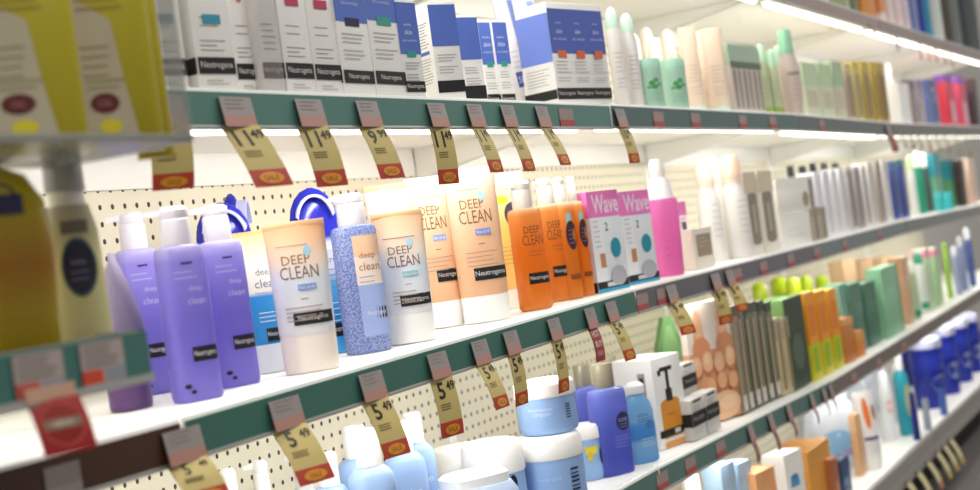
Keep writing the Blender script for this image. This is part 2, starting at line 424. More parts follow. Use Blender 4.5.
T = [
 ('top', 168, (170, 190), 'price', 'price flag half hidden under the wing tray with yellow packs', .050, '11', '49', .35),
 ('top', 239, (275, 186), 'price', 'strongly slanted 11.49 price flag, first in view right of the wing tray', .052, '11', '49', .3),
 ('top', 312, (333, 186), 'price', '11.49 price flag above the peach tube with the blue oval bottle behind', .050, '11', '49', .25),
 ('top', 370, (393, 178), 'price', 'price flag reading 9.99 above the peach tubes', .046, '9', '99', .2),
 ('top', 439, (449, 184), 'price', 'nearly upright 11.49 price flag over the tallest peach tubes', .044, '11', '49', .2),
 ('top', 477, (497, 172), 'price', '11.49 price flag below the double blue carton', .042, '11', '49', 0),
 ('top', 510, (530, 171), 'price', '11.49 price flag below the leaning white tubes', .040, '11', '49', 0),
 ('top', 544, (566, 165), 'price', '11.49 price flag over the orange pump bottles', .040, '11', '49', 0),
 ('top', 622, (635, 163), 'price', 'narrow price flag at the shelf joint above the pink kits', .040, '10', '49', .1),
 ('mid', 186, (210, 500), 'price', '5.49 price flag at the near end of the teal rail, cut off below', .052, '5', '49', .25),
 ('mid', 288, (318, 482), 'price', '5.49 price flag below the pair of peach tubes, beside the small white pumps', .052, '5', '49', .25),
 ('mid', 374, (398, 456), 'price', '5.49 price flag in front of the pale blue lotion bottles', .048, '5', '49', .2),
 ('mid', 440, (453, 436), 'price', '5.49 price flag below the two tallest peach tubes', .046, '5', '49', .2),
 ('mid', 482, (503, 408), 'price', '5.49 price flag left of the stacked blue jars', .042, '5', '49', 0),
 ('mid', 513, (522, 405), 'price', '5.49 price flag touching the upper blue jar', .040, '5', '49', 0),
 ('mid', 556, (564, 392), 'price', '5.49 price flag hanging right in front of the white jar lid', .038, '5', '49', 0),
 ('mid', 592, (601, 361), 'hot', 'dark red flag with white capital letters on the middle rail', .036, '', '', 0),
 ('mid', 613, (631, 360), 'price', 'price flag hanging just right of the dark red flag', .040, '5', '49', .1),
 ('mid', 673, (689, 334), 'price', 'price flag over the green card behind the black-labelled cartons', .046, '9', '49', .3),
 ('mid', 717, (726, 324), 'price', 'yellow price flag over the hand picture box', .046, '9', '99', .3),
 ('mid', 731, (743, 311), 'price', 'yellow price flag over the upright dark striped packs', .042, '8', '49', .3),
 ('bot', 752, (759, 462), 'red', 'red brown flag above the pale orange pack, first on the second lowest rail', .03, '', '', -.1),
 ('bot', 772, (780, 450), 'red', 'red brown flag above the white carton with a blue mark', .03, '', '', -.1),
 ('bot', 790, (797, 436), 'red', 'red brown flag above the large orange carton', .03, '', '', -.1),
 ('bot', 813, (819, 424), 'red', 'brown flag left of the pair of thin brown flags', .028, '', '', -.2),
 ('bot', 825, (830, 415), 'red', 'left one of two thin brown flags over the plastic bags', .026, '', '', -.2),
 ('bot', 832, (837, 411), 'red', 'right one of two thin brown flags over the plastic bags', .026, '', '', -.2),
 ('top', 889, (896, 152), 'red', 'red flag hanging from the eye level rail before the blue pack', .05, '', '', .2),
]
for sh, px, bot, kind, lab, w, big, sup, turn in T:
    price_flag(sh, px, bot, kind, lab, w, big, sup, turn)
for k, (px, b) in enumerate(((901, (906, 148)), (909, (914, 149)), (917, (922, 150)), (926, (931, 151)), (935, (940, 152)), (944, (950, 153)), (954, (960, 155)), (965, (971, 157)))):
    price_flag('top', px, b, 'far' if k % 2 else 'dim', f'{ORD.get(k+1, ["seventh", "eighth"][k-6] if k > 5 else "")} pale price flag right of the red flag on the far eye level rail', .034, hold='s')
for k, (px, b) in enumerate(((918, (921, 60)), (926, (929, 61)), (934, (937, 62)), (942, (946, 64)), (948, (953, 68)))):
    price_flag('up', px, b, 'far', f'{ORD[k+1]} of five small flags under the highest rail', .030, hold='s')
price_flag('up', 871, (874, 36), 'red', 'single small red flag at the left on the highest rail', .03, hold='s')
price_flag('up', 894, (898, 50), 'red', 'single small red flag left of the five flags on the highest rail', .034, hold='s')
for k, (px, b) in enumerate(((909, (920, 492)), (919, (928, 490)), (929, (934, 468)), (938, (945, 455)), (945, (952, 450)), (951, (958, 443)))):
    price_flag('low', px, None, 'dim' if k != 2 else 'far', f'{ORD[k+1]} yellow flag along the silver bottom rail above the floor', .055, hold='s')

# small paper labels lying flat in the rails
def rail_label(sh, px, label, c1='A08A86', c2='B0504A', w=.056):
    py = 250; Y = -.0135
    for _ in range(10):
        P = on_y(px, py, Y); z = rz(sh, P[0])-.04; py = proj(P[0], Y, z)[1]
    r = thing('rail_label', label, 'label', 'paper labels in the price rails', (P[0], Y, z))
    b = MB().box(-w/2, w/2, 0, .0008, 0, .032, mat(c1, .5)); b.box(-w/2, w/2, -.0003, .0007, .001, .012, mat(c2, .5)); b.build('label_card', r, False)
for sh, lst in (('top', ((568, 'under the three-panel blue carton'), (660, 'below the mint jars'), (697, 'below the peach bottles'), (744, 'below the grey packs'), (774, 'below the rounded mint bottle'), (823, 'below the pale green cartons'))),
                ('mid', ((644, 'below the pink bottle'), (664, 'left of the flag over the green card'), (739, 'below the taupe pair, first in view'), (765, 'below the taupe pair, nearer the joint'), (792, 'below the white cartons'), (818, 'below the black caps'), (846, 'below the white stripes'), (881, 'below the grey stripes'))),
                ('bot', ((664, 'at the joint, below the clear blue bottle'), (692, 'below the small black-labelled cartons'), (722, 'below the hand picture box'), (855, 'below the orange cartons'), (880, 'below the dark teal cartons'), (905, 'below the pale green carton')))):
    for px, where in lst:
        rail_label(sh, px, f'small reddish label on the {LV[sh]} rail {where}')

rail_label('mid', 66, 'pale grey label holder on the brown rail below the red flag', '8C817A', '9A8F88', .045)

# ------------------------------------------------------------------ the wing display hanging in front, at the left
TR = mat('8E908A', .25); GREYP = mat('A3A39E', .3)
wx1 = .90
w = thing('wing_display', 'grey plastic wing display with two trays in front of the shelves at left', 'display stand', None, (.48, -.03, 0))
MB().box(-.03, .03, -.03, .0, 0, 2.0, STEEL, bev=.003).build('post', w)
MB().box(-.16, .22, -.24, .02, 0, .03, STEEL, bev=.004).build('foot', w)
def wtray(name, z0, lip, y0, yb):
    t = MB(); xa, xb = -.03, wx1-.48; ya, yb = y0+.03, yb+.03
    t.box(xa, xb, ya, yb, z0, z0+.004, TR)
    t.box(xa, xb, ya, ya+.003, z0, z0+lip, TR); t.box(xb-.003, xb, ya, yb, z0, z0+lip*1.0, TR); t.box(xa, xb, yb-.003, yb, z0, z0+lip, TR)
    o = t.build(name, w, False); return o
ZU = Z_CAM+.117; ZL = Z_CAM-.083
CLEAR = mat('A9ABA7', .2, alpha=.5); TR0 = TR; TR = CLEAR
ut = wtray('upper_tray', ZU, .007, -.245, -.085); TR = TR0
MB().box(wx1-.48-.0025, wx1-.48, -.215, -.195, ZU+.007, ZU+.30, CLEAR).build('side_panel', w, False)
MB().box(-.03, .05, -.055, .0, ZU, ZU+.004, TR).build('bracket', w, False)
lt = wtray('lower_tray', ZL, .044, -.155, -.015)
rl = MB().box(-.03, wx1-.48, -.1305, -.1262, ZL+.002, ZL+.042, mat('3F6E66', .4)); rl.box(-.03, wx1-.48, -.1335, -.1262, ZL-.003, ZL+.004, STEEL); rl.build('price_rail', lt, False)
def flat_label(px, sh_label, wd, z0=ZL+.004, Y=-.1625, red='B9503E'):
    P = on_y(px, 360, Y)
    r = thing('rail_label', sh_label, 'label', 'paper labels in the price rails', (P[0], Y, z0))
    b = MB().box(-wd/2, wd/2, 0, .0008, 0, .036, mat('A89A94', .5)); b.box(-wd/2, -.002, -.0003, .0007, .001, .013, mat(red, .5)); b.box(.002, wd/2, -.0003, .0007, .001, .013, mat('8C9098', .5))
    deco(b, lambda u, v, e: (u, -.0003-e, v), wd, .036, [('l', -.42, .42, .9, 4, .14, '7E726E')]); b.build('label_card', r, False)
flat_label(38, 'grey paper label above the red flag on the wing tray', .052)
flat_label(103, 'grey paper label at the right end of the wing tray rail', .050, red='C8452E')
# red flag on the wing tray
P = on_y(52, 395, -.166); X = P[0]; B = on_x(72, 452, X)
r = thing('price_tag', 'bright red flag with a round emblem hanging from the wing tray', 'price tag', None, (X, -.166, ZL+.001))
f, L, nrm = strip_fn((0, 0, 0), (0, B[1]+.166, B[2]-ZL-.001), 1, np.array([.92, -.38, 0]), .003)
c = MB(); wv = .044
c.grid(lambda u, v: f(u, v, .0005), -wv/2, wv/2, 0, 1, mat('A02020', .5), 2, 8); c.grid(lambda u, v: f(u, v, -.0005), wv/2, -wv/2, 0, 1, mat('A02020', .5), 2, 8)
deco(c, lambda u, v, e: f(u, v/L, e+.0005), wv, L, [('e', 0, .5, .42, .40, 'BC4436'), ('e', 0, .52, .38, .36, '8E1915'), ('r', -.36, .36, .43, .61, '86715E'), ('t', 'NEW!', 0, .52, .11, 'D0C2B2', .6, True)])
c.build('card', r, False)
h = MB(); h.box(-.026, .026, .0005, .0030, -.001, .011, mat('C9A088', .4)); h.build('holder', r, False)

# ================================================================== PRODUCTS
NG = 'Neutrogena'
BL = lambda z0=.10, z1=.20, x0=-.47, x1=.47: [('r', x0, x1, z0, z1, '1C1717'), ('t', NG, 0, (z0+z1)/2, (z1-z0)*.5, 'D8D2CC', (x1-x0)*.86)]
# ---- yellow packs and bottles on the wing display
def yellow_pack(r, W, H, D=.05):
    b = MB(); m = gradient([(0, 'AA9A16'), (1, 'BDB01C')], .3, .1)
    b.loft([(0, W*.5, D*.42, 5), (.01, W*.5, D*.5, 5), (H*.9, W*.5, D*.5, 5), (H, W*.48, D*.2, 5)], m, 32); b.build('pouch', r)
    l = MB(); s = lambda u, v, e: (u, -D/2-e-.0012*0, v)
    v = [(-W*.49, -D/2-.0008, .012), (W*.20, -D/2-.0008, .004), (W*.08, -D/2-.0008, H*.30), (-W*.02, -D/2-.0008, H*.62), (-W*.49, -D/2-.0008, H*.74)]
    l.add(v, [(0, 1, 2, 3, 4)], mat('B9AE94', .45))
    deco(l, s, W, H, [('e', -.22, .235, .19, .048, '5E1C20'), ('t', 'OIL', -.22, .235, .03, 'A8755E', .3), ('e', -.18, .125, .15, .035, 'D8C828'), ('l', -.42, .1, .34, 2, .03, '9A8A5A'), ('l', -.45, .0, .50, 4, .045, '9A8A5A'), ('l', -.45, .4, .80, 4, .04, '8A5A3A')], .0012)
    l.build('front_label', r)
for k, (xa, xb, yt, Y, lb) in enumerate(((2, 90, -60, -.150, 'yellow pouch with cream label on the upper wing tray, at the left picture edge'), (92, 166, -60, -.150, 'yellow pouch with dark red oval on the upper wing tray, nearer the teal rail'))):
    item(yellow_pack, 'yellow_pouch', lb, 'pouch', 'yellow pouches on the wing tray', 'top', xa, xb, yt, Y, phi=42, D=.03, zbase=ZU+.0045)
item(yellow_pack, 'yellow_pouch', 'yellow pouch standing behind the other two at the right end of the upper wing tray', 'pouch', 'yellow pouches on the wing tray', 'top', 140, 176, -60, -.11, phi=42, D=.025, zbase=ZU+.0045)
def oil_bottle(r, W, H, D=.05):
    vessel(r, W, H, D, [(0, .82, .8, 2.3), (.03, .9, .9, 2.3), (.3, .93, .95, 2.3), (.55, 1, 1, 2.3), (.75, .93, .95, 2.2), (.86, .7, .75, 2), (.9, .35, .5, 2)],
           gradient([(0, 'A8961C'), (.35, 'B39A1E'), (.55, 'B07A14'), (.8, 'BDAA22'), (1, 'C2B436')], .25, .3),
           [('cap', [(.9, .4, .6, 2), (.98, .4, .6, 2), (1, .34, .5, 2)], GREYP)],
           [('e', -.02, .78, .30, .07, '2B2440')], [('r', -.25, .32, .70, .78, '2E2A52'), ('t', 'oil', .05, .74, .03, 'B0A8C0', .3)], lname='oval_label')
item(oil_bottle, 'yellow_bottle', 'big yellow oil bottle with a purple label on the lower wing tray', 'bottle', None, 'mid', -64, 70, 142, -.105, phi=45, D=.055, zbase=ZL+.0045)
def baby_bottle(r, W, H, D=.05):
    vessel(r, W, H, D, [(0, .86, .85, 2.6), (.03, 1, 1, 2.6), (.62, .94, .95, 2.5), (.72, .72, .8, 2.2)], gradient([(0, 'D8CE6A'), (.12, 'E2DCA8'), (.7, 'DDD69A'), (1, 'B5AE9A')], .35, .15),
           [('collar', [(.72, .62, .75, 2), (.78, .6, .72, 2)], mat('E4E0D6', .4)), ('cap', [(.78, .7, .85, 2), (.95, .66, .8, 2), (1, .5, .6, 2)], GREYP)],
           [('l', -.3, .3, .16, 3, .03, 'B0A870')], [('e', .08, .46, .30, .125, '3C5A66'), ('e', .08, .46, .26, .11, '1E1C34'), ('t', 'baby', .08, .48, .03, '8C8AA6', .4), ('l', -.08, .26, .44, 2, .03, '7A7896'), ('r', -.15, .3, .60, .655, '6E655A')], lname='oval_label')
item(baby_bottle, 'yellow_bottle', 'pale yellow bottle with a navy oval label at the end of the lower wing tray', 'bottle', None, 'mid', 61, 119, 138, -.095, phi=45, D=.045, zbase=ZL+.0045)

# ---- eye level shelf, cartons of the nearest section
def face_carton(pill=None, pz=.6, dot=None, lab=(.10, .20), W=None, D=.045, **k):
    def f(r, W, H, D=D):
        fr = [('l', -.3, .25, .44, 2, .05, 'A39E98'), ('l', -.35, .3, .30, 3, .028, 'A39E98'), ('l', -.3, .2, .85, 2, .04, 'A39E98'), ('t', 'healthy', 0, .76, .03, '8A8A90', .5), ('l', -.3, .3, .06, 2, .02, 'B5B0AA')]
        if pill: fr += [('r', -.22, .24, pz-.028, pz+.028, pill)]
        if dot: fr += [('e', -.05, .62, .12, .03, dot)]
        carton(r, W, H, D, 'EDEAE6', fr, [('r', -.5, .5, lab[0], lab[1], '1C1717')], BL(*lab))
    return f
def blue_carton(lab=(.09, .185), zb=.52, tag='2E9E8C', front_txt=True, blank=False, flip=False):
    def f(r, W, H, D=.045):
        fr = [('r', -.5, .5, zb, .97, '5670C4')]
        if front_txt: fr += [('t', 'healthy', -.02, zb+.30, .035, 'D4DAF0', .7), ('t', 'skin', -.02, zb+.225, .05, 'E2E6F6', .6), ('t', 'anti-wrinkle', -.02, zb+.14, .03, 'C4CCEC', .75), ('r', -.22, .22, zb-.03, zb+.03, tag)]
        fr += [('l', -.38, .38, zb-.09, 3, .03, 'A6A29E'), ('l', -.38, .38, zb-.21, 3, .03, 'A6A29E')]
        sd = [('r', -.5, .5, lab[0], lab[1], '1C1717')] if not blank else [('l', -.35, .38, .80, 9, .03, '7C86B4'), ('r', -.3, .3, .485, .52, '3C66C4'), ('l', -.35, .38, .44, 9, .03, 'A0A0A0')]
        lb = BL(*lab) if not blank else [('r', -.5, .5, lab[0], lab[1]+.03, '1A1A1C')]
        carton(r, W, H, D, 'F1EFEC', fr, sd, lb, seam='8A7A50')
    return f
Gt = 'skin care cartons on the eye level shelf'
for fn, x0, x1, yt, Y, phi, lb in (
  (face_carton('3F86A8', .44), 160, 190, -75, .03, 12, 'grey-lit carton half behind the wing display, with a dark blue mark'),
  (face_carton('3A93AE', .43), 201, 239, -75, .012, 12, 'wide pale carton with one turquoise pill mark, near the wing display'),
  (face_carton(None, dot='D8703E'), 240, 264, -62, .035, 12, 'narrow pale carton with an orange dot beside the clear wrapped carton'),
  (face_carton('C23E5E', .60), 289, 317, -60, .015, 5, 'first of two pale cartons with a crimson square'),
  (face_carton('C23E5E', .59), 318, 345, -58, .018, 5, 'second of two pale cartons with a crimson square, touching the blue ones'),
  (blue_carton(zb=.54, tag='232048'), 346, 377, -40, .012, 2, 'blue and white carton with a dark violet mark'),
  (blue_carton(zb=.55), 378, 409, -40, .012, 2, 'blue and white carton with a teal mark, tall one of the pair'),
  (blue_carton(lab=(.05, .16), zb=.44), 407, 427, 0, .006, 12, 'narrow blue and white carton standing a little forward, teal mark low'),
  (blue_carton(lab=(.08, .17), zb=.55, front_txt=False, blank=True), 440, 467, 2, .02, 28, 'carton turned to show its printed white side and plain blue back'),
  (blue_carton(lab=(.06, .18), zb=.5, front_txt=False, blank=True), 467, 488, 15, .05, 24, 'smaller carton with a plain blue panel and black foot right behind the turned one'),
  (blue_carton(lab=(.06, .17), zb=.5), 489, 503, 20, .09, 20, 'left one of two low blue cartons beside the leaning tubes'),
  (blue_carton(lab=(.05, .16), zb=.5), 503, 517, 20, .075, 20, 'right one of two low blue cartons beside the leaning tubes')):
    item(fn, 'carton', lb, 'carton', Gt, 'top', x0, x1, yt, Y, phi, D=.045 if x0 < 430 else .05)
def wrapped(r, W, H, D=.04):
    vessel(r, W, H, D, [(0, 1, .9, 4), (.5, 1, 1, 4), (.9, .95, .6, 4), (1, .9, .1, 4)], mat('D9D4D2', .12, trans=.2), [], [('r', -.1, .15, .62, .9, 'C98A94'), ('l', -.3, .3, .45, 5, .04, 'A8A4A0')], [('r', -.5, .5, .10, .2, '6E6462'), ('t', NG, 0, .15, .05, 'B5AEAA', .85)], body='pouch')
item(wrapped, 'wrapped_pack', 'clear wrapped pack with a faded grey label between the pale cartons', 'pack', None, 'top', 266, 290, -60, .014, 10, D=.035)
# leaning tubes
for k, (x0, x1, yt, Y, lb) in enumerate(((522, 544, -14, .13, 'white and blue tube leaning left behind the low cartons'), (541, 563, -12, .10, 'white and blue tube leaning left beside the three-panel carton'))):
    t = item(tube, 'cream_tube', lb, 'tube', 'white and blue tubes on the eye level shelf', 'top', x0, x1, yt, Y, 30, D=.03, body=(('ramp0'), ) if False else ((0, 'F0EEF0'), (.75, 'E6E6F0'), (.97, 'C4CCE8')), cap='F0EFEC', capz=.12,
             front=[('r', -.3, .2, .22, .34, '4A5CB4'), ('t', 'SPF', -.05, .28, .05, 'D8DCF2', .4), ('r', .1, .42, .5, .9, '8FA0DC'), ('e', .2, .55, .14, .03, 'D87E5A'), ('l', -.3, .1, .5, 4, .04, 'B0B0BC')])
    t.rotation_euler = (0, math.radians(-6), math.radians(-30))
def three_panel(r, W, H, D=.05):
    fr = [('r', -.5, .5, .50, .94, '4F63B4')]
    for xc in (-.33, 0, .33):
        fr += [('t', 'healthy', xc, .80, .03, 'BCC6EA', .26), ('t', 'skin', xc, .72, .045, 'D2D8F2', .2), ('t', 'anti-wrinkle', xc, .645, .03, 'BCC6EA', .26), ('r', xc-.07, xc+.08, .455, .53, 'D9683C'), ('l', xc-.13, xc+.14, .42, 4, .035, '9A9690'), ('l', xc-.13, xc+.14, .26, 2, .03, 'AAA6A0')]
    lb = [('r', -.5, .5, .05, .16, '1C1717')] + [('t', NG, xc, .105, .05, 'CFC8C2', .29) for xc in (-.33, 0, .33)]
    carton(r, W, H, D, 'EFEDEA', fr, [('r', -.5, .5, .42, .90, '6F86D8'), ('l', -.38, .38, .36, 6, .03, 'A6A29E'), ('r', -.5, .5, .06, .15, '1A1A1C')], lb, seam='6A5A44')
item(three_panel, 'carton', 'large blue carton showing three panels with orange squares', 'carton', Gt, 'top', 560, 613, 4, .012, 12, D=.075)

# ---- eye level shelf, second section: mint and peach bottles
def round_top(r, W, H, D, c, cap, front=(), cz=.78, trans=.2):
    vessel(r, W, H, D, [(0, .9, .9, 2.2), (.02, 1, 1, 2.2), (cz-.08, .96, .96, 2.2), (cz, .78, .8, 2)], c if not isinstance(c, str) else mat(c, .35, trans=trans),
           [('cap', [(cz, .82, .84, 2), (.93, .74, .76, 2), (.98, .5, .5, 2), (1, .2, .2, 2)], mat(cap, .35))], front)
def mk(fn, **k): return lambda r, W, H, D=.05: fn(r, W, H, D, **k)
LN = [('l', -.3, .3, .55, 5, .045, 'A89A94'), ('l', -.3, .3, .3, 3, .04, 'B4A8A0')]
for x0, x1, yt, Y, c, cap, lb in (
  (616, 631, 8, .06, 'EDE9E6', 'BFE0CC', 'white bottle with a mint cap right of the three-panel carton'),
  (630, 646, 14, .05, 'EAE6E4', 'C4E2D0', 'white bottle with a mint cap left of the mint jars')):
    item(mk(round_top, c=c, cap=cap, cz=.80, front=LN), 'lotion_bottle', lb, 'bottle', 'white bottles with mint caps', 'top', x0, x1, yt, Y, round_=True)
LEAF = [('e', -.1, .50, .12, .05, '4E9A5E'), ('e', .08, .55, .12, .05, '5AA86A'), ('e', .0, .42, .14, .045, '4E9A5E'), ('e', .2, .46, .1, .04, '68B078'), ('e', -.22, .42, .09, .035, '68B078'), ('l', -.3, .3, .3, 4, .05, '8CC4A4')]
for x0, x1, lb in ((641, 666, 'mint green jar with a leaf print, left one of two'), (665, 690, 'mint green jar with a leaf print, right one of two')):
    item(lambda r, W, H, D: vessel(r, W, H, D, [(0, .93, .93, 2), (.03, 1, 1, 2), (.78, 1, 1, 2)], mat('BFE3CF', .4, trans=.2), [('lid', [(.78, 1.03, 1.03, 2), (.96, 1.03, 1.03, 2), (1, .95, .95, 2)], mat('AEDBC4', .4))], LEAF, body='jar_body'), 'mint_jar', lb, 'jar', 'mint jars with leaf print', 'top', x0, x1, 60, .03, round_=True)
for k, (x0, x1, yt, Y) in enumerate(((636, 652, 34, .17), (650, 666, 28, .20), (656, 672, 38, .14), (670, 686, 30, .15))):
    item(mk(round_top, c='F0E4D6', cap='F2E6DA', cz=.7), 'lotion_bottle', f'{ORD[k+1]} from the left of the cream round-topped bottles behind the mint jars', 'bottle', 'cream bottles behind the mint jars', 'top', x0, x1, yt, Y, round_=True)
for k, (x0, x1, yt, Y) in enumerate(((691, 709, 26, .05), (703, 719, 30, .09), (714, 734, 27, .04))):
    item(tube, 'peach_tube', f'{["left", "middle, set back,", "right"][k]} one of three peach pointed tubes beside the mint jars', 'tube', 'peach pointed tubes', 'top', x0, x1, yt, Y, 55, D=.045, body='EFDCC8', cap='CFE8D8', capz=.08, trans=.25, front=LN)
def two_tone(r, W, H, D, c, top, z=.72, front=()):
    carton(r, W, H, D, c, [('r', -.5, .5, z, 1, top)] + list(front), [('r', -.5, .5, z, 1, top)], seam=None)
DK = [('r', -.5, .5, .66, .76, '5A6A52'), ('r', -.35, -.1, .08, .64, '8A7C74'), ('r', .1, .38, .08, .64, '9A8C82')]
for k, (x0, x1, yt, Y) in enumerate(((737, 747, 45, .04), (747, 757, 46, .04), (757, 767, 47, .045))):
    item(mk(two_tone, c='CFC4BA', top='A9BFA6', z=.70, front=DK), 'carton', f'{["left", "middle", "right"][k]} one of three grey striped cartons with a dark green band', 'carton', 'grey striped cartons', 'top', x0, x1, yt, Y, 0, D=.04)
for k, (x0, x1, yt, Y) in enumerate(((763, 774, 44, .06), (772, 784, 50, .045), (780, 792, 46, .06))):
    item(mk(round_top, c='C9D3AE', cap='BFE0C4', cz=.74, front=[('l', -.3, .3, .5, 5, .06, '8E9A70'), ('r', -.4, .4, .0, .12, '9DB25A')]), 'lotion_bottle', f'{["first", "second", "third"][k]} slim pale green bottle between the grey cartons and the rounded bottle', 'bottle', 'slim pale green bottles', 'top', x0, x1, yt, Y, round_=True)
item(lambda r, W, H, D: vessel(r, W, H, D, [(0, .72, .72, 2), (.03, .8, .8, 2), (.35, 1, 1, 2), (.55, .98, .98, 2), (.72, .6, .6, 2)], mat('DCCBC2', .35, trans=.2), [('cap', [(.72, .66, .66, 2), (.95, .6, .6, 2), (1, .5, .5, 2)], mat('9CD4B2', .35))], [('r', -.3, .3, .46, .50, 'A58C84'), ('l', -.3, .3, .42, 5, .06, 'B09A92')]), 'lotion_bottle', 'rounded bottle with a mint cap right at the shelf joint', 'bottle', None, 'top', 784, 806, 30, .03, round_=True)
# third section
for k, (x0, x1, yt, c, top) in enumerate(((808, 824, 63, 'D9DCC0', 'BFD4AC'), (824, 838, 64, 'D2D8B8', 'BCD2AA'), (838, 850, 62, 'CFC9B4', 'A8C09A'))):
    item(mk(two_tone, c=c, top=top, z=.58, front=[('r', -.35, .35, .2, .5, 'C9BFA6')]), 'carton', f'{ORD[k+1]} of three pale green cartons right of the shelf joint', 'carton', 'pale green cartons', 'top', x0, x1, yt, .03, 0, D=.05)
for k, (x0, x1, yt, c, top, st) in enumerate(((851, 858, 64, 'B9A68E', 'C6B98A', '8C7258'), (859, 867, 62, 'CDBE7C', 'C9B650', '9A8650'), (868, 877, 62, 'B89E4A', 'C2AC48', '8A7440'), (878, 884, 62, 'C4A83E', 'BFA63A', '94783A'), (885, 892, 63, 'A78A48', 'B89E40', '6E5434'))):
    item(mk(two_tone, c=c, top=top, z=.86, front=[('r', -.25, .3, .1, .8, st)]), 'carton', f'{ORD[k+1]} of five tall olive gold cartons on the eye level shelf', 'carton', 'olive gold cartons', 'top', x0, x1, yt, .03, 0, D=.05)
item(mk(round_top, c='F2F0EE', cap='F2F0EE', cz=.8), 'lotion_bottle', 'small white bottle top peeking out behind the olive gold cartons', 'bottle', None, 'top', 892, 899, 64, .12, round_=True)
item(mk(two_tone, c='F5F3F1', top='F5F3F1'), 'carton', 'plain bright white carton right of the olive gold cartons', 'carton', None, 'top', 901, 915, 83, .02, 0, D=.05)
for k, (x0, x1, yt, c, top, st) in enumerate(((914, 920, 80, '8C7C78', '6E605E', 'A8969A'), (921, 929, 80, 'A89CA6', '8E86A0', 'C4B8B8'))):
    item(mk(two_tone, c=c, top=top, z=.8, front=[('r', -.3, .2, .15, .6, st)]), 'carton', f'{["darker", "lighter"][k]} mauve grey carton beside the plain white one', 'carton', 'mauve grey cartons', 'top', x0, x1, yt, .03, 0, D=.05)
item(mk(two_tone, c='6E7AAE', top='5A659A', z=.72, front=[('e', 0, .78, .36, .12, '3C4478'), ('e', 0, .78, .22, .07, 'A8B0D0'), ('r', -.1, .35, .1, .5, '4A5690')]), 'carton', 'slate blue carton with a dark ring near the purple packs', 'carton', None, 'top', 930, 944, 80, .03, 0, D=.05)
for k, (x0, x1) in enumerate(((949, 961), (961, 973))):
    item(mk(two_tone, c='DC3E50' if k == 0 else 'E0526A', top='9A5CC0', z=.86, front=[('r', -.1, .3, .08, .5, 'F0C8CC'), ('r', .38, .5, 0, .86, 'A060B8')]), 'carton', f'{["left", "right"][k]} one of two red cartons with a purple top', 'carton', 'red and purple cartons', 'top', x0, x1, 75+k*2, .03, 0, D=.05)
item(mk(two_tone, c='3E2A2E', top='5C3E44'), 'carton', 'dark brown carton at the right picture edge', 'carton', None, 'top', 975, 984, 79, .03, 0, D=.05)

# ---- middle shelf: purple pump bottles
PURP = mat('8478D2', .18, trans=.45, spec=.6)
def purple_pump(r, W, H, D=.045):
    cz = .80
    rows = [(0, .94, .9, 3.4), (.02, 1, 1, 3.4), (.55, 1, 1, 3.4), (cz-.04, .99, .98, 3.2), (cz-.012, .93, .92, 3), (cz, .72, .8, 2.4)]
    vessel(r, W, H, D, rows, gradient(((0, 'A094EA'), (.5, '988CE6'), (.9, 'A89EEA'), (1, 'D8D2F2')), .15, .5), [],
           [('l', -.3, .2, .66, 2, .03, 'C9C2EE'), ('r', -.12, .12, .70, .71, '3A3468'), ('t', 'deep', .12, .57, .035, 'CFC9F0', .4), ('t', 'clean', .12, .51, .035, 'CFC9F0', .45), ('e', -.3, .08, .07, .012, '201A28'), ('e', -.2, .05, .06, .01, '201A28')],
           [('r', -.12, .42, .20, .275, '1E1820'), ('t', NG, .15, .2375, .036, 'D8D2DC', .48)])
    pump(r, cz*H, H, W*.31, mat('ECE8F2', .3, trans=.25), out=W*.3, ang=PI*.95)
for x0, x1, yt, Y, lb in ((140, 180, 212, .21, 'purple gel bottle with a white pump, leftmost, partly behind the dark wedge tube'), (182, 228, 206, .055, 'purple gel bottle with a white pump, middle of the three'), (224, 265, 204, .085, 'purple gel bottle with a white pump, right of the three beside the tubes')):
    item(purple_pump, 'pump_bottle', lb, 'bottle', 'purple pump bottles', 'mid', x0, x1, yt, Y, 30, D=.048)
# dark purple tube seen edge on
item(tube, 'cream_tube', 'dark purple wedge-shaped tube seen edge-on right below the wing tray', 'tube', None, 'mid', 146, 163, 251, .125, -38, D=.052, body=((0, '7C6E8E'), (.5, '8E84A2'), (1, 'A8A0B6')), cap=mat('5C3E70', .4), capz=.50)
# peach blurred box tops behind the pumps
for k, (x0, x1, yt, Y) in enumerate(((150, 190, 256, .24), (250, 284, 250, .26))):
    item(carton, 'carton', f'pale peach carton top {["between the first two purple bottles", "hidden behind the peach tubes"][k]}', 'carton', None, 'mid', x0, x1, yt, Y, 30, D=.05, c='F0CDA6')
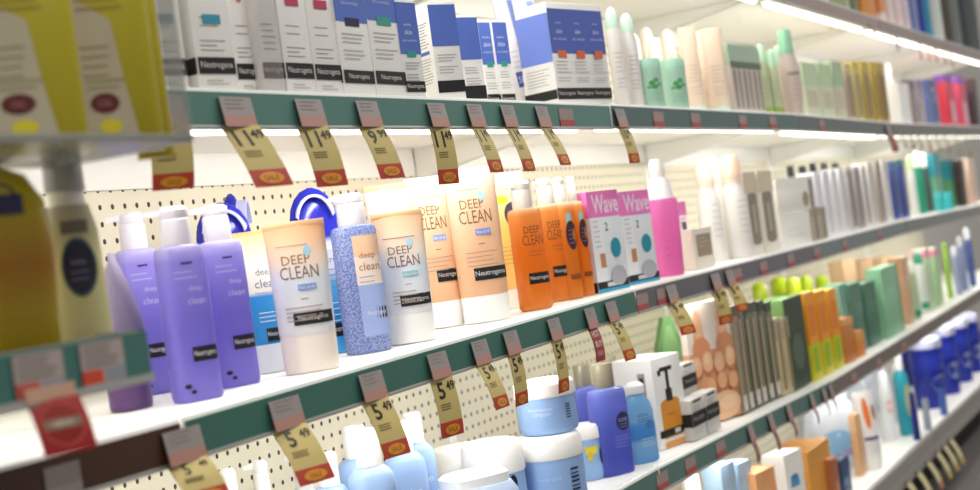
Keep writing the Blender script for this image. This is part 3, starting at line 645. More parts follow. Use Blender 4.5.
# blue oval-topped bottles behind
def blue_oval(r, W, H, D=.05):
    vessel(r, W, H, D, [(0, .86, .9, 2.4), (.03, .92, 1, 2.4), (.5, .95, 1, 2.4), (.68, 1, .95, 2.3), (.8, 1, .8, 2.2), (.88, .9, .62, 2.1), (.94, .7, .45, 2), (.98, .42, .28, 2), (1, .1, .1, 2)],
           gradient(((0, '4AA4DE'), (.22, '2E90D8'), (.42, '6CB4E6'), (.5, 'E6EAF4'), (.66, 'DCE2F2'), (.70, '2A30B4'), (1, '2226A6')), .15, .1), [],
           [('r', -.42, .42, .62, .635, 'F2F2F8'), ('t', 'scrub', .2, .56, .035, '5A5AB0', .5), ('l', -.1, .4, .50, 4, .035, '6E86C4'), ('l', -.1, .4, .30, 4, .035, 'D8ECF8')], [('r', -.02, .45, .10, .18, '14141C'), ('t', NG, .22, .14, .04, 'D8D8E0', .4)])
    # highlight on the rounded top, put in as a pale solid hoop
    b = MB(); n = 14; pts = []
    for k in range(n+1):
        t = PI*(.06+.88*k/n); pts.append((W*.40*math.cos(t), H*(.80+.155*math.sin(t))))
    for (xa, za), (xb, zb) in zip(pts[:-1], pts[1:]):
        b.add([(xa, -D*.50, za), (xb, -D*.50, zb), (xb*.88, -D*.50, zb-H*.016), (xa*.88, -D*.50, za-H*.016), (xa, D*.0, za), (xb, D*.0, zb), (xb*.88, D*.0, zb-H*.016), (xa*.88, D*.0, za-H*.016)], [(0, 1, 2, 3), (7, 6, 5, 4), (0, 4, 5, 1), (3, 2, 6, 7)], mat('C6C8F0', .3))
    b.build('highlight_hoop', r)
item(blue_oval, 'scrub_bottle', 'blue bottle with a rounded top behind the third purple bottle', 'bottle', 'blue oval bottles', 'mid', 216, 272, 202, .22, 45, D=.05)
item(blue_oval, 'scrub_bottle', 'blue bottle with a rounded glossy top right behind the widest peach tube', 'bottle', 'blue oval bottles', 'mid', 310, 359, 187, .15, 45, D=.05)
item(blue_oval, 'scrub_bottle', 'thin blue fin of a bottle seen edge-on between the peach tubes', 'bottle', 'blue oval bottles', 'mid', 262, 275, 192, .30, -30, D=.05)
# deep clean tubes
PEACH = ((0, 'F6EFE8'), (.25, 'F6E6D6'), (.7, 'F4CFA8'), (1, 'F3BF8E'))
PEACHW = ((0, 'F2F0F0'), (.5, 'DFE3EE'), (.66, 'F2DCC6'), (.85, 'F4C8A0'), (1, 'F2B888'))
PBLUE = ((0, '3E9ADA'), (.42, '2F8FD6'), (.46, 'F4EEE8'), (.7, 'F8F2E8'), (.88, 'F6DCB4'), (1, 'F0B878'))
def DC(zc=.63, drop='9CC4D8', sub='7E96CC'): return [('t', 'DEEP', -.05, zc+.085, .06, '8A6A44', .46), ('t', 'CLEAN', -.02, zc, .085, '7E6040', .62), ('e', .15, zc+.135, .07, .032, drop), ('r', .13, .17, zc+.15, zc+.175, drop), ('l', -.35, .3, zc+.18, 1, .03, 'B09070'), ('r', -.08, .22, zc-.12, zc-.08, sub), ('t', 'face scrub', .07, zc-.10, .02, 'E6E8F2', .26), ('r', -.06, .06, zc-.18, zc-.174, '8A7A6A'), ('l', -.32, .36, zc-.23, 4, .028, 'A8968A')]
item(tube, 'cleanser_tube', 'blue-footed white tube with small lettering behind the widest peach tube', 'tube', None, 'mid', 247, 298, 231, .13, 45, D=.045, body=PBLUE, capz=.2, cap='E4E8F2',
     front=[('t', 'deep', .12, .70, .06, '6A7A96', .42), ('t', 'clean', .14, .625, .06, '6A7A96', .5), ('t', 'foaming scrub', .1, .56, .025, '7E8EC0', .6), ('l', -.1, .4, .42, 3, .03, 'CDE6F6')], brand=[('r', 0, .45, .22, .31, '12161E'), ('t', NG, .22, .265, .04, 'E0E4EA', .4)])
item(tube, 'cleanser_tube', 'widest peach tube with brown lettering and a light blue drop', 'tube', 'peach cleanser tubes', 'mid', 284, 346, 221, .035, 47, D=.05, body=PEACHW, capz=.245, cap='F3E6DA', seal='EFC08E', front=DC(.66), brand=[('r', -.22, .42, .315, .395, '1C1A1E'), ('t', NG, .1, .355, .038, 'C8C4C0', .56)])
def gel_bottle(r, W, H, D=.045):
    cz = .80
    vessel(r, W, H, D, [(0, .94, .9, 3), (.02, 1, 1, 3), (cz-.04, .99, .98, 3), (cz-.012, .93, .93, 2.8), (cz, .7, .8, 2.4)], speckled('C3CEEC', '7F94D8', 420, .45), [],
           [('r', -.16, .46, .42, .73, 'F4E2D2'), ('r', -.16, .46, .60, .73, 'F2C8A4'), ('t', 'deep', .14, .60, .05, 'B06A50', .4), ('t', 'clean', .16, .535, .05, 'B06A50', .48), ('l', -.1, .4, .47, 2, .03, '9AA4D4'), ('r', -.16, .46, .1, .42, '9FB2E2')], [('r', -.05, .45, .205, .275, '16161E'), ('t', NG, .2, .24, .035, 'E0E0E8', .44)])
    pump(r, cz*H, H, W*.31, mat('F0EEF2', .3, trans=.25), out=W*.18, ang=PI*.9)
item(gel_bottle, 'pump_bottle', 'clear bottle of speckled blue gel with a white pump', 'bottle', None, 'mid', 352, 396, 193, .065, 40, D=.05)
item(tube, 'cleanser_tube', 'pale peach tube with a white lower half, right beside the speckled gel bottle', 'tube', 'peach cleanser tubes', 'mid', 391, 443, 211, .045, 45, D=.05, body=((0, 'F4F2F2'), (.45, 'DDE3EE'), (.62, 'F0E2D4'), (.85, 'F4CFAC'), (1, 'F2C096')), capz=.22, cap='F6F4F2', seal='EFC08E', front=DC(.62, 'A6CCDC', '8CC0C8'), brand=[('r', -.2, .42, .28, .365, '1A1A1E'), ('t', NG, .1, .322, .04, 'D0CCC8', .54)])
item(tube, 'cleanser_tube', 'peach tube top showing behind the white-bottomed tube', 'tube', 'peach cleanser tubes', 'mid', 386, 430, 184, .15, 45, D=.05, body=((0, 'F6EEE6'), (.7, 'F6E0CC'), (.9, 'F3E9E0'), (1, 'F6F0EA')), seal='EDC090', front=[('e', .1, .88, .1, .035, '9CC4D8')])
PE2 = ((0, 'F4C096'), (.35, 'F3C299'), (.75, 'F5D2B2'), (.93, 'F7E6D6'), (1, 'F8F0E6'))
item(tube, 'cleanser_tube', 'tall peach tube standing partly behind the tallest one', 'tube', 'peach cleanser tubes', 'mid', 428, 472, 176, .115, 42, D=.05, body=PE2, capz=.17, cap='F8F6F2', front=DC(.69, 'B4D2E0', '8C9CD2'), brand=[('r', -.12, .44, .30, .38, '1A1A1E'), ('t', NG, .16, .34, .04, 'D4D0CC', .5)])
item(tube, 'cleanser_tube', 'tallest peach tube, in front, with brown lettering and a white foot', 'tube', 'peach cleanser tubes', 'mid', 467, 519, 167, .05, 42, D=.05, body=PE2, capz=.17, cap='F8F6F2', front=DC(.68, 'A8CCE0', '8090D2'), brand=[('r', -.22, .44, .27, .35, '1A1A1E'), ('t', NG, .1, .31, .042, 'D8D4D0', .6)])
def yellow_carton(r, W, H, D=.04):
    tube(r, W, H, D, (((0, 'F2C878'), (.5, 'F4BE62'), (1, 'F6E2B4'))), 'F6EEE2', .14, [('e', -.1, .80, .14, .03, 'E8C020'), ('e', .12, .68, .22, .10, '3A3440'), ('l', -.3, .3, .45, 5, .03, 'B08A4A')])
item(lambda r, W, H, D: yellow_carton(r, W, H, D), 'cleanser_tube', 'golden yellow tube with a dark oval between peach tubes and orange bottles', 'tube', None, 'mid', 502, 545, 172, .12, 40, D=.045)
# orange pump bottles
def orange_pump(lab='clean', noz=True):
    def f(r, W, H, D=.05):
        cz = .79
        rows = [(0, .9, .88, 3), (.02, 1, 1, 3), (.55, 1, 1, 3), (cz-.04, 1.0, .98, 3), (cz-.012, .94, .92, 2.8), (cz, .7, .8, 2.4)]
        fr = [('t', 'DEEP', .0, .62, .055, '8A5A1E', .55), ('t', 'CLEAN', .0, .54, .08, '8A5A1E', .7), ('l', -.2, .4, .45, 2, .03, 'B87A34')] if lab == 'clean' else [('e', 0, .66, .16, .045, '8FC0CC'), ('e', .08, .52, .34, .12, '3E2430'), ('l', -.12, .3, .56, 4, .035, '9A7A80')]
        vessel(r, W, H, D, rows, gradient(((0, 'F4B468'), (.05, 'F4A040'), (.6, 'F29636'), (.93, 'F4AC5C'), (1, 'F6DCB8')), .15, .5), [], fr,
               [('r', -.30, .46, .20, .285, '1C1612'), ('t', NG, .08, .2425, .04, 'E4DCD4', .68)] if lab == 'clean' else [('r', -.3, .46, .16, .20, '8A4A1A')])
        pump(r, cz*H, H, W*.31, mat('F4F0EC', .3, trans=.25), out=W*(.34 if noz else .1), ang=PI)
    return f
for k, (x0, x1, yt, Y, lab, lb) in enumerate(((528, 557, 181, .035, 'clean', 'orange liquid pump bottle, front left of the four, with the longest spout'), (553, 576, 178, .06, 'clean', 'orange liquid pump bottle, second from the left of the four'), (571, 587, 177, .04, 'oval', 'orange liquid pump bottle with a dark oval, third from the left'), (585, 598, 176, .038, 'oval', 'orange liquid pump bottle with a dark oval, nearest the pink kits'))):
    item(orange_pump(lab, k == 0), 'pump_bottle', lb, 'bottle', 'orange pump bottles', 'mid', x0, x1, yt, Y, 34, D=.042)
# pink kits
def wave_kit(r, W, H, D=.07):
    fr = [('r', -.5, .5, .74, 1, 'F27CC6'), ('t', 'Wave', .05, .87, .19, 'F6DCEE', .84, True), ('r', -.5, -.15, .10, .74, 'F0F0F2'), ('t', '2', .0, .64, .08, '3A3E4A', .2), ('e', .22, .42, .16, .10, '1E8FA4'), ('l', -.42, -.2, .7, 6, .05, '9AA0AE'), ('r', -.32, -.16, .24, .38, 'C8865A'), ('e', .2, .14, .25, .10, 'B4B4BC')]
    carton(r, W, H, D, 'E6EAEE', fr, [('r', -.5, .5, .74, 1, 'F27CC6'), ('r', -.5, .5, 0, .1, '22222A')], [('r', -.5, .5, 0.03, .10, '1E1E24'), ('r', -.2, .25, .045, .085, 'D2D2D8'), ('r', -.5, .5, 0, .03, '2FA4CC')], seam=None)
for x0, x1, lb in ((599, 630, 'pink topped kit carton with a teal drop, left one beside the orange bottles'), (630, 660, 'pink topped kit carton with a teal drop, right one beside the pink bottle')):
    item(wave_kit, 'kit_carton', lb, 'carton', 'pink kit cartons', 'mid', x0, x1, 191, .025, 12, D=.02)
item(lambda r, W, H, D: vessel(r, W, H, D, [(0, .8, .8, 2.2), (.03, .85, .85, 2.2), (.4, .95, .95, 2.2), (.63, 1, 1, 2.2), (.66, .92, .92, 2)], mat('FA8ED4', .3, trans=.4), [('cap', [(.66, .86, .86, 2), (.78, .7, .7, 2), (.84, .55, .55, 2)], mat('F6F1F0', .4)), ('dispenser', [(.84, .42, .42, 2), (.87, .5, .5, 2), (.95, .44, .44, 2), (1, .36, .36, 2)], mat('F4EDE8', .4))], [('l', -.2, -.1, .3, 3, .06, 'D85AAA')]), 'foam_bottle', 'bright pink bottle with a white foam top', 'bottle', None, 'mid', 655, 687, 160, .03, round_=True)
item(mk(two_tone, c='F0D2E2', top='E870B8', z=.8, front=[('r', -.5, .5, .0, .06, '2A2230'), ('r', -.3, .3, .1, .16, '2A2230'), ('l', -.4, .3, .75, 10, .055, '6A4A60'), ('r', -.1, .3, .55, .7, '4A3A4A')]), 'kit_carton', 'slim pink carton with dark print just right of the pink bottle', 'carton', None, 'mid', 684, 694, 202, .06, 0, D=.06)
item(mk(two_tone, c='EFE6D6', top='EFE6D6', front=[('r', -.35, .4, .30, .85, 'A08E72'), ('l', -.25, .3, .75, 3, .1, 'D8CCB4')]), 'small_carton', 'small cream carton with a taupe square', 'carton', None, 'mid', 697, 716, 228, .02, 0, D=.05)
for k, (x0, x1, yt, Y, c1) in enumerate(((703, 729, 160, .08, 'F3D8C6'), (714, 734, 158, .22, 'E6E0EC'), (728, 756, 156, .045, 'F4CDB6'))):
    item(lambda r, W, H, D, c1=c1: vessel(r, W, H, D, [(0, .9, .9, 2), (.02, 1, 1, 2), (.35, .92, .92, 2), (.6, .86, .86, 2), (.72, .62, .62, 2)], mat('F4F0EC', .35, trans=.2), [('collar', [(.72, .66, .66, 2), (.78, .66, .66, 2)], mat('F2DCCC', .4)), ('cap', [(.78, .72, .72, 2), (.97, .66, .66, 2), (1, .5, .5, 2)], mat(c1, .4))], [('l', -.1, .4, .55, 6, .06, 'B4A49A')]), 'lotion_bottle', f'{["left", "middle, set back,", "right"][k]} one of three tall white bottles with peach caps', 'bottle', 'tall white bottles with peach caps', 'mid', x0, x1, yt, Y, round_=True)
def taupe(r, W, H, D=.05):
    carton(r, W, H, D, 'EFE9DA', [('r', -.34, .34, .16, .70, '8C7F6C'), ('e', 0, .70, .34, .06, '8C7F6C'), ('e', 0, .16, .34, .05, '8C7F6C'), ('r', -.12, .12, .25, .6, 'B4A892'), ('r', -.5, .5, .74, 1, 'D6C8AE')], seam=None)
for k, (x0, x1, Y) in enumerate(((753, 766, .03), (767, 781, .025))):
    item(taupe, 'carton', f'{["left", "right"][k]} one of two tall cream cartons with a taupe window', 'carton', 'taupe window cartons', 'mid', x0, x1, 172-k, Y, 0, D=.05)
lo = item(mk(two_tone, c='F4F1EA', top='F4F1EA', front=[('l', -.3, .3, .5, 2, .2, 'D8D2C6')]), 'carton', 'low white carton under another white carton with a taupe dot', 'carton', 'white block cartons', 'mid', 784, 813, 213, .02, 12, D=.06)
zz = SIZE[lo.name]
item(mk(two_tone, c='F0ECE4', top='F0ECE4', front=[('e', .38, .35, .10, .22, 'A89A78')]), 'carton', 'white carton with a taupe dot lying on the low white carton', 'carton', 'white block cartons', 'mid', 780, 811, 178, .022, 12, D=.058, zbase=zz[2]+zz[4]+.001)
for k, (x0, x1, yt, Y) in enumerate(((795, 804, 166, .2), (806, 816, 166, .2), (817, 826, 163, .17), (828, 837, 163, .17), (839, 848, 163, .17))):
    item(lambda r, W, H, D: vessel(r, W, H, D, ROUND, mat('EFECE8', .4), [('cap', [(.84, .8, .8, 2), (.98, .8, .8, 2), (1, .7, .7, 2)], mat('26282A', .4))]), 'lotion_bottle', f'{ORD[k+1]} from the left of the white bottles with black caps', 'bottle', 'black-capped bottles', 'mid', x0, x1, yt, Y, round_=True)
ST = lambda c: [('r', -.2, .25, .05, .95, c)]
for k, (x0, x1, yt, c, s) in enumerate(((813, 821, 176, 'E9E6E4', '77706C'), (822, 829, 172, 'F4F2F2', 'E2DEE4'), (830, 837, 171, 'F4F2F4', 'D8D2DA'), (838, 845, 170, 'F3F1F2', 'DCD8DC'), (846, 852, 168, 'F0EEEE', 'C8C2C2'), (853, 860, 167, 'CFC8C4', '6E6661'), (861, 867, 167, 'B8B0AC', '77706C'), (868, 873, 165, 'EDEAE6', '8A827C'), (874, 881, 163, 'E2DED8', 'C8C2BA'), (882, 888, 161, 'BFB4A8', '8C8074'), (889, 895, 160, 'F0EEEC', 'DAD4CE'))):
    item(mk(two_tone, c=c, top=c, front=ST(s)), 'carton', f'{["first","second","third","fourth","fifth","sixth","seventh","eighth","ninth","tenth","eleventh"][k]} from the left in the row of white and grey striped cartons', 'carton', 'white and grey striped cartons', 'mid', x0, x1, yt, .03, 0, D=.05)
for k, (x0, x1) in enumerate(((815, 822), (823, 829))):
    item(mk(two_tone, c='C4B8A8', top='B0A492', front=ST('8E8270')), 'small_carton', f'{["left", "right"][k]} short taupe carton in front of the striped cartons', 'carton', 'short taupe cartons', 'mid', x0, x1, 207, .004, 0, D=.022)
item(mk(two_tone, c='4A5CA8', top='5A78B8', z=.84, front=[('r', -.3, .3, .1, .7, '38488E')]), 'carton', 'deep blue carton right of the striped cartons', 'carton', 'blue cartons', 'mid', 897, 905, 162, .03, 0, D=.05)
item(mk(two_tone, c='4256A0', top='3E8C8C', z=.9, front=[('r', -.3, .3, .1, .5, '38488E')]), 'carton', 'second deep blue carton with a teal top', 'carton', 'blue cartons', 'mid', 905, 912, 160, .03, 0, D=.05)
for k, (x0, x1, yt, c, cap) in enumerate(((913, 920, 155, 'EDEFEA', 'D2E6B0'), (918, 928, 152, '2E9E7E', 'E8F2E4'), (925, 934, 153, '4E605E', 'F0F0EE'))):
    item(mk(round_top, c=c, cap=cap, cz=.75), 'lotion_bottle', ['pale bottle with a lime cap beside the deep blue cartons', 'emerald green bottle with a pale cap', 'grey green bottle with a white cap'][k], 'bottle', 'green bottles', 'mid', x0, x1, yt, .05+.02*k, round_=True)
for k, (x0, x1, yt, c, top) in enumerate(((937, 949, 154, '6EA884', '1E8C98'), (952, 961, 160, '4E8A5E', '1E7C88'))):
    item(mk(two_tone, c=c, top=top, z=.6), 'carton', f'{["wider", "narrower"][k]} of two green cartons with a teal top', 'carton', 'teal topped cartons', 'mid', x0, x1, yt, .06, 0, D=.05)
for k, (x0, x1) in enumerate(((936, 945), (945, 954))):
    item(lambda r, W, H, D: vessel(r, W, H, D, [(0, .95, .95, 2), (.7, 1, 1, 2)], mat('3EBCC0', .4), [('lid', [(.7, 1.04, 1.04, 2), (1, 1, 1, 2)], mat('58C8CC', .4))], body='jar_body'), 'small_jar', f'{["left", "right"][k]} of two small turquoise jars in front of the teal topped cartons', 'jar', 'small turquoise jars', 'mid', x0, x1, 192, .02, round_=True)
item(mk(two_tone, c='3A2E2A', top='3A2E2A'), 'carton', 'dark carton between the teal topped and the peach cartons', 'carton', None, 'mid', 964, 970, 160, .03, 0, D=.05)
item(mk(two_tone, c='E8C4B0', top='EBD0C0'), 'carton', 'peach carton at the right edge of the middle shelf', 'carton', None, 'mid', 971, 982, 158, .03, 0, D=.05)

# ---- second lowest shelf
BLUEB = mat('A4C2EE', .3, trans=.15); CAPW = mat('F3F2F0', .35)
def small_pump(r, W, H, D):
    vessel(r, W, H, D, [(0, .9, .9, 2), (.02, 1, 1, 2), (.62, 1, 1, 2), (.72, .5, .5, 2)], mat('F2F2F0', .35, trans=.2), [], [])
    pump(r, .72*H, H, W*.26, CAPW, out=W*.3, ang=PI*1.05)
for k, (x0, x1, yt, Y) in enumerate(((232, 262, 469, .22), (262, 292, 461, .24), (300, 330, 452, .28))):
    item(small_pump, 'pump_bottle', f'{["left", "middle", "right"][k]} one of three small white pump tops at the picture bottom, below the teal rail', 'bottle', 'small white pumps', 'bot', x0, x1, yt, Y, round_=True)
def lotion(r, W, H, D=.05):
    vessel(r, W, H, D, [(0, .92, .9, 2.6), (.02, 1, 1, 2.6), (.62, 1, 1, 2.8), (.71, .95, .96, 2.6), (.755, .72, .8, 2.3), (.775, .5, .6, 2)], BLUEB, [('cap', [(.775, .53, .68, 2), (.98, .51, .65, 2), (1, .46, .58, 2)], CAPW)], [('t', 'lotion', 0, .5, .05, 'E6EEFA', .6), ('l', -.3, .3, .4, 4, .04, '7E9CD2')])
for k, (x0, x1, yt, Y, lb) in enumerate(((328, 368, 456, .11, 'white capped pale blue bottle, leftmost, low at the picture bottom'), (366, 414, 432, .06, 'pale blue lotion bottle with a white cap right below the tilted price flag'), (352, 398, 428, .16, 'pale blue lotion bottle whose white cap shows behind, left of the middle flag'), (400, 442, 424, .11, 'pale blue lotion bottle half hidden by the price flag'), (414, 450, 415, .15, 'pale blue lotion bottle with the highest white cap, nearest the wide jars'))):
    item(lotion, 'lotion_bottle', lb, 'bottle', 'pale blue lotion bottles', 'bot', x0, x1, yt, Y, 45, D=.055)
def jar(front=(), lidz=.70):
    def f(r, W, H, D):
        vessel(r, W, H, D, [(0, .88, .88, 2), (.04, .96, .96, 2), (.12, 1, 1, 2), (lidz, .98, .98, 2)], mat('9CBEEE', .3, trans=.12), [('lid', [(lidz, 1.01, 1.01, 2), (lidz+.03, 1.03, 1.03, 2), (.94, 1.0, 1.0, 2), (.985, .93, .93, 2), (1, .8, .8, 2)], mat('F5F3F0', .35))], front, body='jar_body', seg=40)
    return f
BAR = [('r', .16+i*0, .30, .15+i*.055, .15+i*.055+(.03 if i % 3 else .018), '2C3A5A') for i in range(8)]
item(jar([('e', -.2, .45, .06, .08, '1A2A3A'), ('r', -.38, -.24, .42, .55, 'B9D2F4'), ('r', -.36, -.26, .34, .37, 'E07A4A')], .62), 'wide_jar', 'wide blue jar with a cream lid, leftmost beside the lotion bottles', 'jar', 'wide blue jars', 'bot', 438, 500, 446, .20, round_=True)
item(jar([('e', .2, .5, .07, .10, '16222E'), ('r', -.1, .1, .45, .52, 'D8E6FA')], .62), 'wide_jar', 'wide blue jar with a cream lid behind the wipes pack', 'jar', 'wide blue jars', 'bot', 470, 532, 441, .10, round_=True)
b = item(jar([('t', 'body scrub', -.15, .45, .06, 'C8DCFA', .4), *BAR]), 'stacked_jar', 'lower jar of the stack of two blue jars, with a barcode', 'jar', 'stacked blue jars', 'bot', 524, 590, 434, .045, round_=True)
s = SIZE[b.name]
item(jar([('t', 'moisturizer', -.2, .5, .07, 'D8E6FC', .36), ('t', 'cream', -.2, .4, .06, 'D8E6FC', .3)] + [('r', .2, .29, .28+i*.05, .28+i*.05+.022, '3A4A6A') for i in range(6)]), 'stacked_jar', 'upper jar of the stack of two, touching the price flags', 'jar', 'stacked blue jars', 'bot', 519, 580, 380, .05, round_=True, zbase=s[2]+s[4]+.001)
item(jar([('r', -.2, .2, .48, .62, 'E6D23E'), ('r', -.14, .02, .36, .52, 'D8C030'), ('e', .34, .42, .08, .16, '1A2A44')], .74), 'small_blue_jar', 'smaller blue jar with a yellow mark right behind the stacked jars', 'jar', None, 'bot', 575, 607, 424, .085, round_=True)
def wipes(r, W, H, D=.08):
    MB().loft([(0, W*.48, D*.45, 4), (H*.2, W*.5, D*.5, 4), (H*.7, W*.48, D*.48, 4), (H*.82, W*.42, D*.4, 4)], mat('C4D6F2', .35), 32).build('pack', r)
    MB().loft([(H*.82, W*.40, D*.38, 4), (H*.95, W*.40, D*.38, 4), (H, W*.34, D*.30, 4)], mat('F2F4F6', .35), 32).build('lid', r)
item(wipes, 'wipes_pack', 'flat pale pack with a white lid in front of the wide jar', 'pack', None, 'bot', 462, 536, 474, .015, 30, D=.10)
TON = gradient(((0, '6670DA'), (.5, '7682E2'), (.9, '8894EA'), (1, 'A4B0F0')), .12, .5)
def toner(r, W, H, D=.045):
    vessel(r, W, H, D, [(0, .94, .92, 3), (.02, 1, 1, 3), (.72, 1, 1, 3), (.765, .94, .94, 2.6), (.785, .5, .7, 2)], TON, [('cap', [(.785, .50, .74, 2), (.80, .53, .78, 2), (.985, .53, .78, 2), (1, .50, .74, 2)], mat('A9A08A', .3, .35))],
           [('e', .22, .47, .22, .085, '3A3A6A'), ('e', .22, .47, .19, .072, '2A2650'), ('t', 'toner', .22, .49, .028, 'A8A8D8', .3), ('l', .08, .36, .47, 3, .025, '8886B8'), ('t', 'Neutrogena', .2, .60, .025, 'A8A8EA', .4), ('l', -.1, .4, .34, 4, .03, '9AA4EE')])
for k, (x0, x1, yt, Y, lb) in enumerate(((606, 640, 364, .03, 'violet blue toner bottle with a taupe cap, in front'), (586, 614, 365, .13, 'violet blue toner bottle with a taupe cap, behind the stacked jars'), (612, 638, 357, .17, 'violet blue toner bottle hidden behind the front one'))):
    item(toner, 'toner_bottle', lb, 'bottle', 'violet toner bottles', 'bot', x0, x1, yt, Y, 30, D=.042)
def remover(r, W, H, D=.04):
    vessel(r, W, H, D, [(0, .9, .88, 2.8), (.02, 1, 1, 2.8), (.62, .98, .98, 2.8), (.74, .86, .9, 2.4), (.82, .6, .75, 2), (.86, .48, .62, 2)], gradient(((0, '7CB8EC'), (.30, 'A6D8F4'), (.36, '5AA2E4'), (.55, '66B0EA'), (.62, '9AD0F2'), (1, '8CC8F0')), .12, .4), [('cap', [(.86, .6, .8, 2), (.9, .64, .85, 2), (.96, .62, .8, 2), (1, .4, .5, 2)], mat('F2F0F2', .35))],
           [('t', 'oil free', -.05, .60, .04, '3E6EA8', .5), ('l', -.25, .3, .55, 2, .03, '3E6EA8'), ('e', .16, .46, .14, .06, '4E86C0'), ('l', -.2, .3, .3, 3, .04, 'E2F2FC')])
item(remover, 'toner_bottle', 'clear light blue bottle with a white cap beside the violet toner', 'bottle', None, 'bot', 637, 664, 383, .02, 30, D=.04)
def pump_box(r, W, H, D=.09):
    fr = [('r', -.36, .30, .10, .48, 'D9902E'), ('e', -.03, .48, .33, .055, 'D9902E'), ('r', -.14, .08, .50, .64, '2A2420'), ('r', -.08, .02, .64, .86, '2A2420'), ('r', -.26, .16, .84, .885, '2A2420'), ('r', -.34, -.24, .80, .86, '2A2420'), ('t', 'body oil', -.03, .36, .04, 'A86A1C', .4), ('r', -.36, .30, .0, .06, 'E09A44'), ('r', -.5, .5, .12, .20, '1E1A1A'), ('r', .0, .2, .135, .185, 'C9C6C2')]
    carton(r, W, H, D, 'F0EEEC', fr, [('r', .12, .3, .35, .85, '9A9694'), ('r', .16, .26, .72, .80, '3A3634')], seam=None)
item(pump_box, 'picture_carton', 'white carton picturing an amber pump bottle', 'carton', None, 'bot', 662, 691, 356, .04, 10, D=.095)
def mini(r, W, H, D=.035):
    carton(r, W, H, D, 'C9C6C2', [('r', -.3, .3, .90, .97, '6A6458'), ('l', -.35, .3, .82, 3, .06, '8E8A86')], [('r', -.5, .5, .34, .66, '1A1818')], [('r', -.5, .5, .34, .68, '1A1818'), ('t', NG, 0, .51, .14, 'A8A4A0', .82)], seam=None)
m1 = item(mini, 'small_carton', 'small grey carton with a black band, left of the front pair', 'carton', 'black-banded cartons', 'bot', 695, 708, 398, .012, 0, D=.035)
item(mini, 'small_carton', 'small grey carton with a black band, right of the front pair', 'carton', 'black-banded cartons', 'bot', 709, 722, 391, .012, 0, D=.035)
m3 = item(mini, 'small_carton', 'small grey carton supporting another, behind the front pair', 'carton', 'black-banded cartons', 'bot', 692, 704, 399, .06, 0, D=.035)
s = SIZE[m3.name]
item(mini, 'small_carton', 'small grey carton with a black band raised on top of another', 'carton', 'black-banded cartons', 'bot', 685, 699, 363, .06, 0, D=.035, zbase=s[2]+s[4]+.001)
def green_card(r, W, H, D=.02):
    b = MB(); b.prism([(-W*.5, 0), (W*.5, 0), (W*.5, H*.45), (W*.05, H), (-W*.15, H), (-W*.5, H*.55)], -D/2, D/2, mat('74A266', .45)); b.build('card', r, False)
    c = MB(); c.prism([(-W*.42, H*.5), (W*.42, H*.40), (W*.0, H*.92), (-W*.12, H*.92)], -D/2-.0012, -D/2-.0004, mat('8CB87E', .45)); c.build('panel', r, False)
item(green_card, 'display_card', 'leaf green card with a slanted outline behind the cartons', 'card', None, 'bot', 664, 702, 317, .15, 35, D=.02)
def hands_box(r, W, H, D=.05):
    fr = []
    rr = random.Random(3)
    fr.append(('r', -.5, .5, 0, .60, 'DFA074')); fr.append(('r', -.5, .5, .6, 1, 'EADFD6')); 
    for xc in (-.25, .28):
        fr += [('e', xc, .60, .13, .33, 'E3A77C'), ('e', xc, .82, .105, .13, 'EDBB94'), ('e', xc+.02, .62, .2, .10, 'D99268')]
    for i in range(4):
        x = -.375+i*.25; dz = .02*(i % 2); fr += [('e', x, .47+dz, .14, .10, 'C98256'), ('e', x-.01, .49+dz, .12, .085, 'EFBC92'), ('e', x-.02, .51+dz, .06, .045, 'F5CDA8')]
        if i: fr += [('e', x+.02, .31-dz, .13, .09, 'C07A4E'), ('e', x, .33-dz, .11, .07, 'E8AE80')]
    fr += [('e', .12, .12, .36, .12, 'EDBE96'), ('e', .2, .14, .2, .06, 'F4CDA8'), ('e', -.34, .16, .14, .12, 'C07A4E')]
    carton(r, W, H, D, 'E6D8CC', fr, [('r', -.5, .5, 0, .6, 'D9A078')], seam=None)
item(hands_box, 'picture_carton', 'carton picturing clasped hands on a flesh coloured ground', 'carton', None, 'bot', 699, 743, 302, .05, 12, D=.018)
for k, (x0, x1, yt, c, t) in enumerate(((744, 750, 306, '8E7C66', '6E604E'), (750, 756, 303, '6E6252', '84745E'), (757, 763, 303, '5E6450', '4C5442'), (763, 769, 302, '78705C', '53594A'), (770, 776, 301, '5A6450', '3E4A3A'), (777, 783, 302, '6C6A56', '4A5442'))):
    item(mk(two_tone, c=c, top=t, z=.9, front=[('r', -.5, -.1, .06, .85, 'A89878'), ('r', -.3, .3, 0.02, .16, 'D0CCC4')]), 'slim_carton', f'{ORD[k+1]} of six upright dark striped slim cartons beside the hand picture', 'carton', 'dark striped slim cartons', 'bot', x0, x1, yt, .025, 0, D=.05)
for k, (x0, x1, yt) in enumerate(((784, 790, 318), (791, 797, 317))):
    item(mk(two_tone, c='CDBE96', top='C2B49A', front=ST('8E7A52')), 'slim_carton', f'{["left", "right"][k]} of two shorter tan cartons before the dark green one', 'carton', 'short tan cartons', 'bot', x0, x1, yt, .02, 0, D=.04)
item(lambda r, W, H, D: carton(r, W, H, D, '6E9456', [('r', -.49, .49, .005, .995, '36442F'), ('e', 0, .40, .3, .2, '566450'), ('l', -.3, .3, .75, 3, .05, '6A7862')], seam=None), 'carton', 'dark green carton with a lighter green side', 'carton', None, 'bot', 794, 813, 297, .02, 0, D=.075)
tc = bpy.data.objects[-1] if False else None
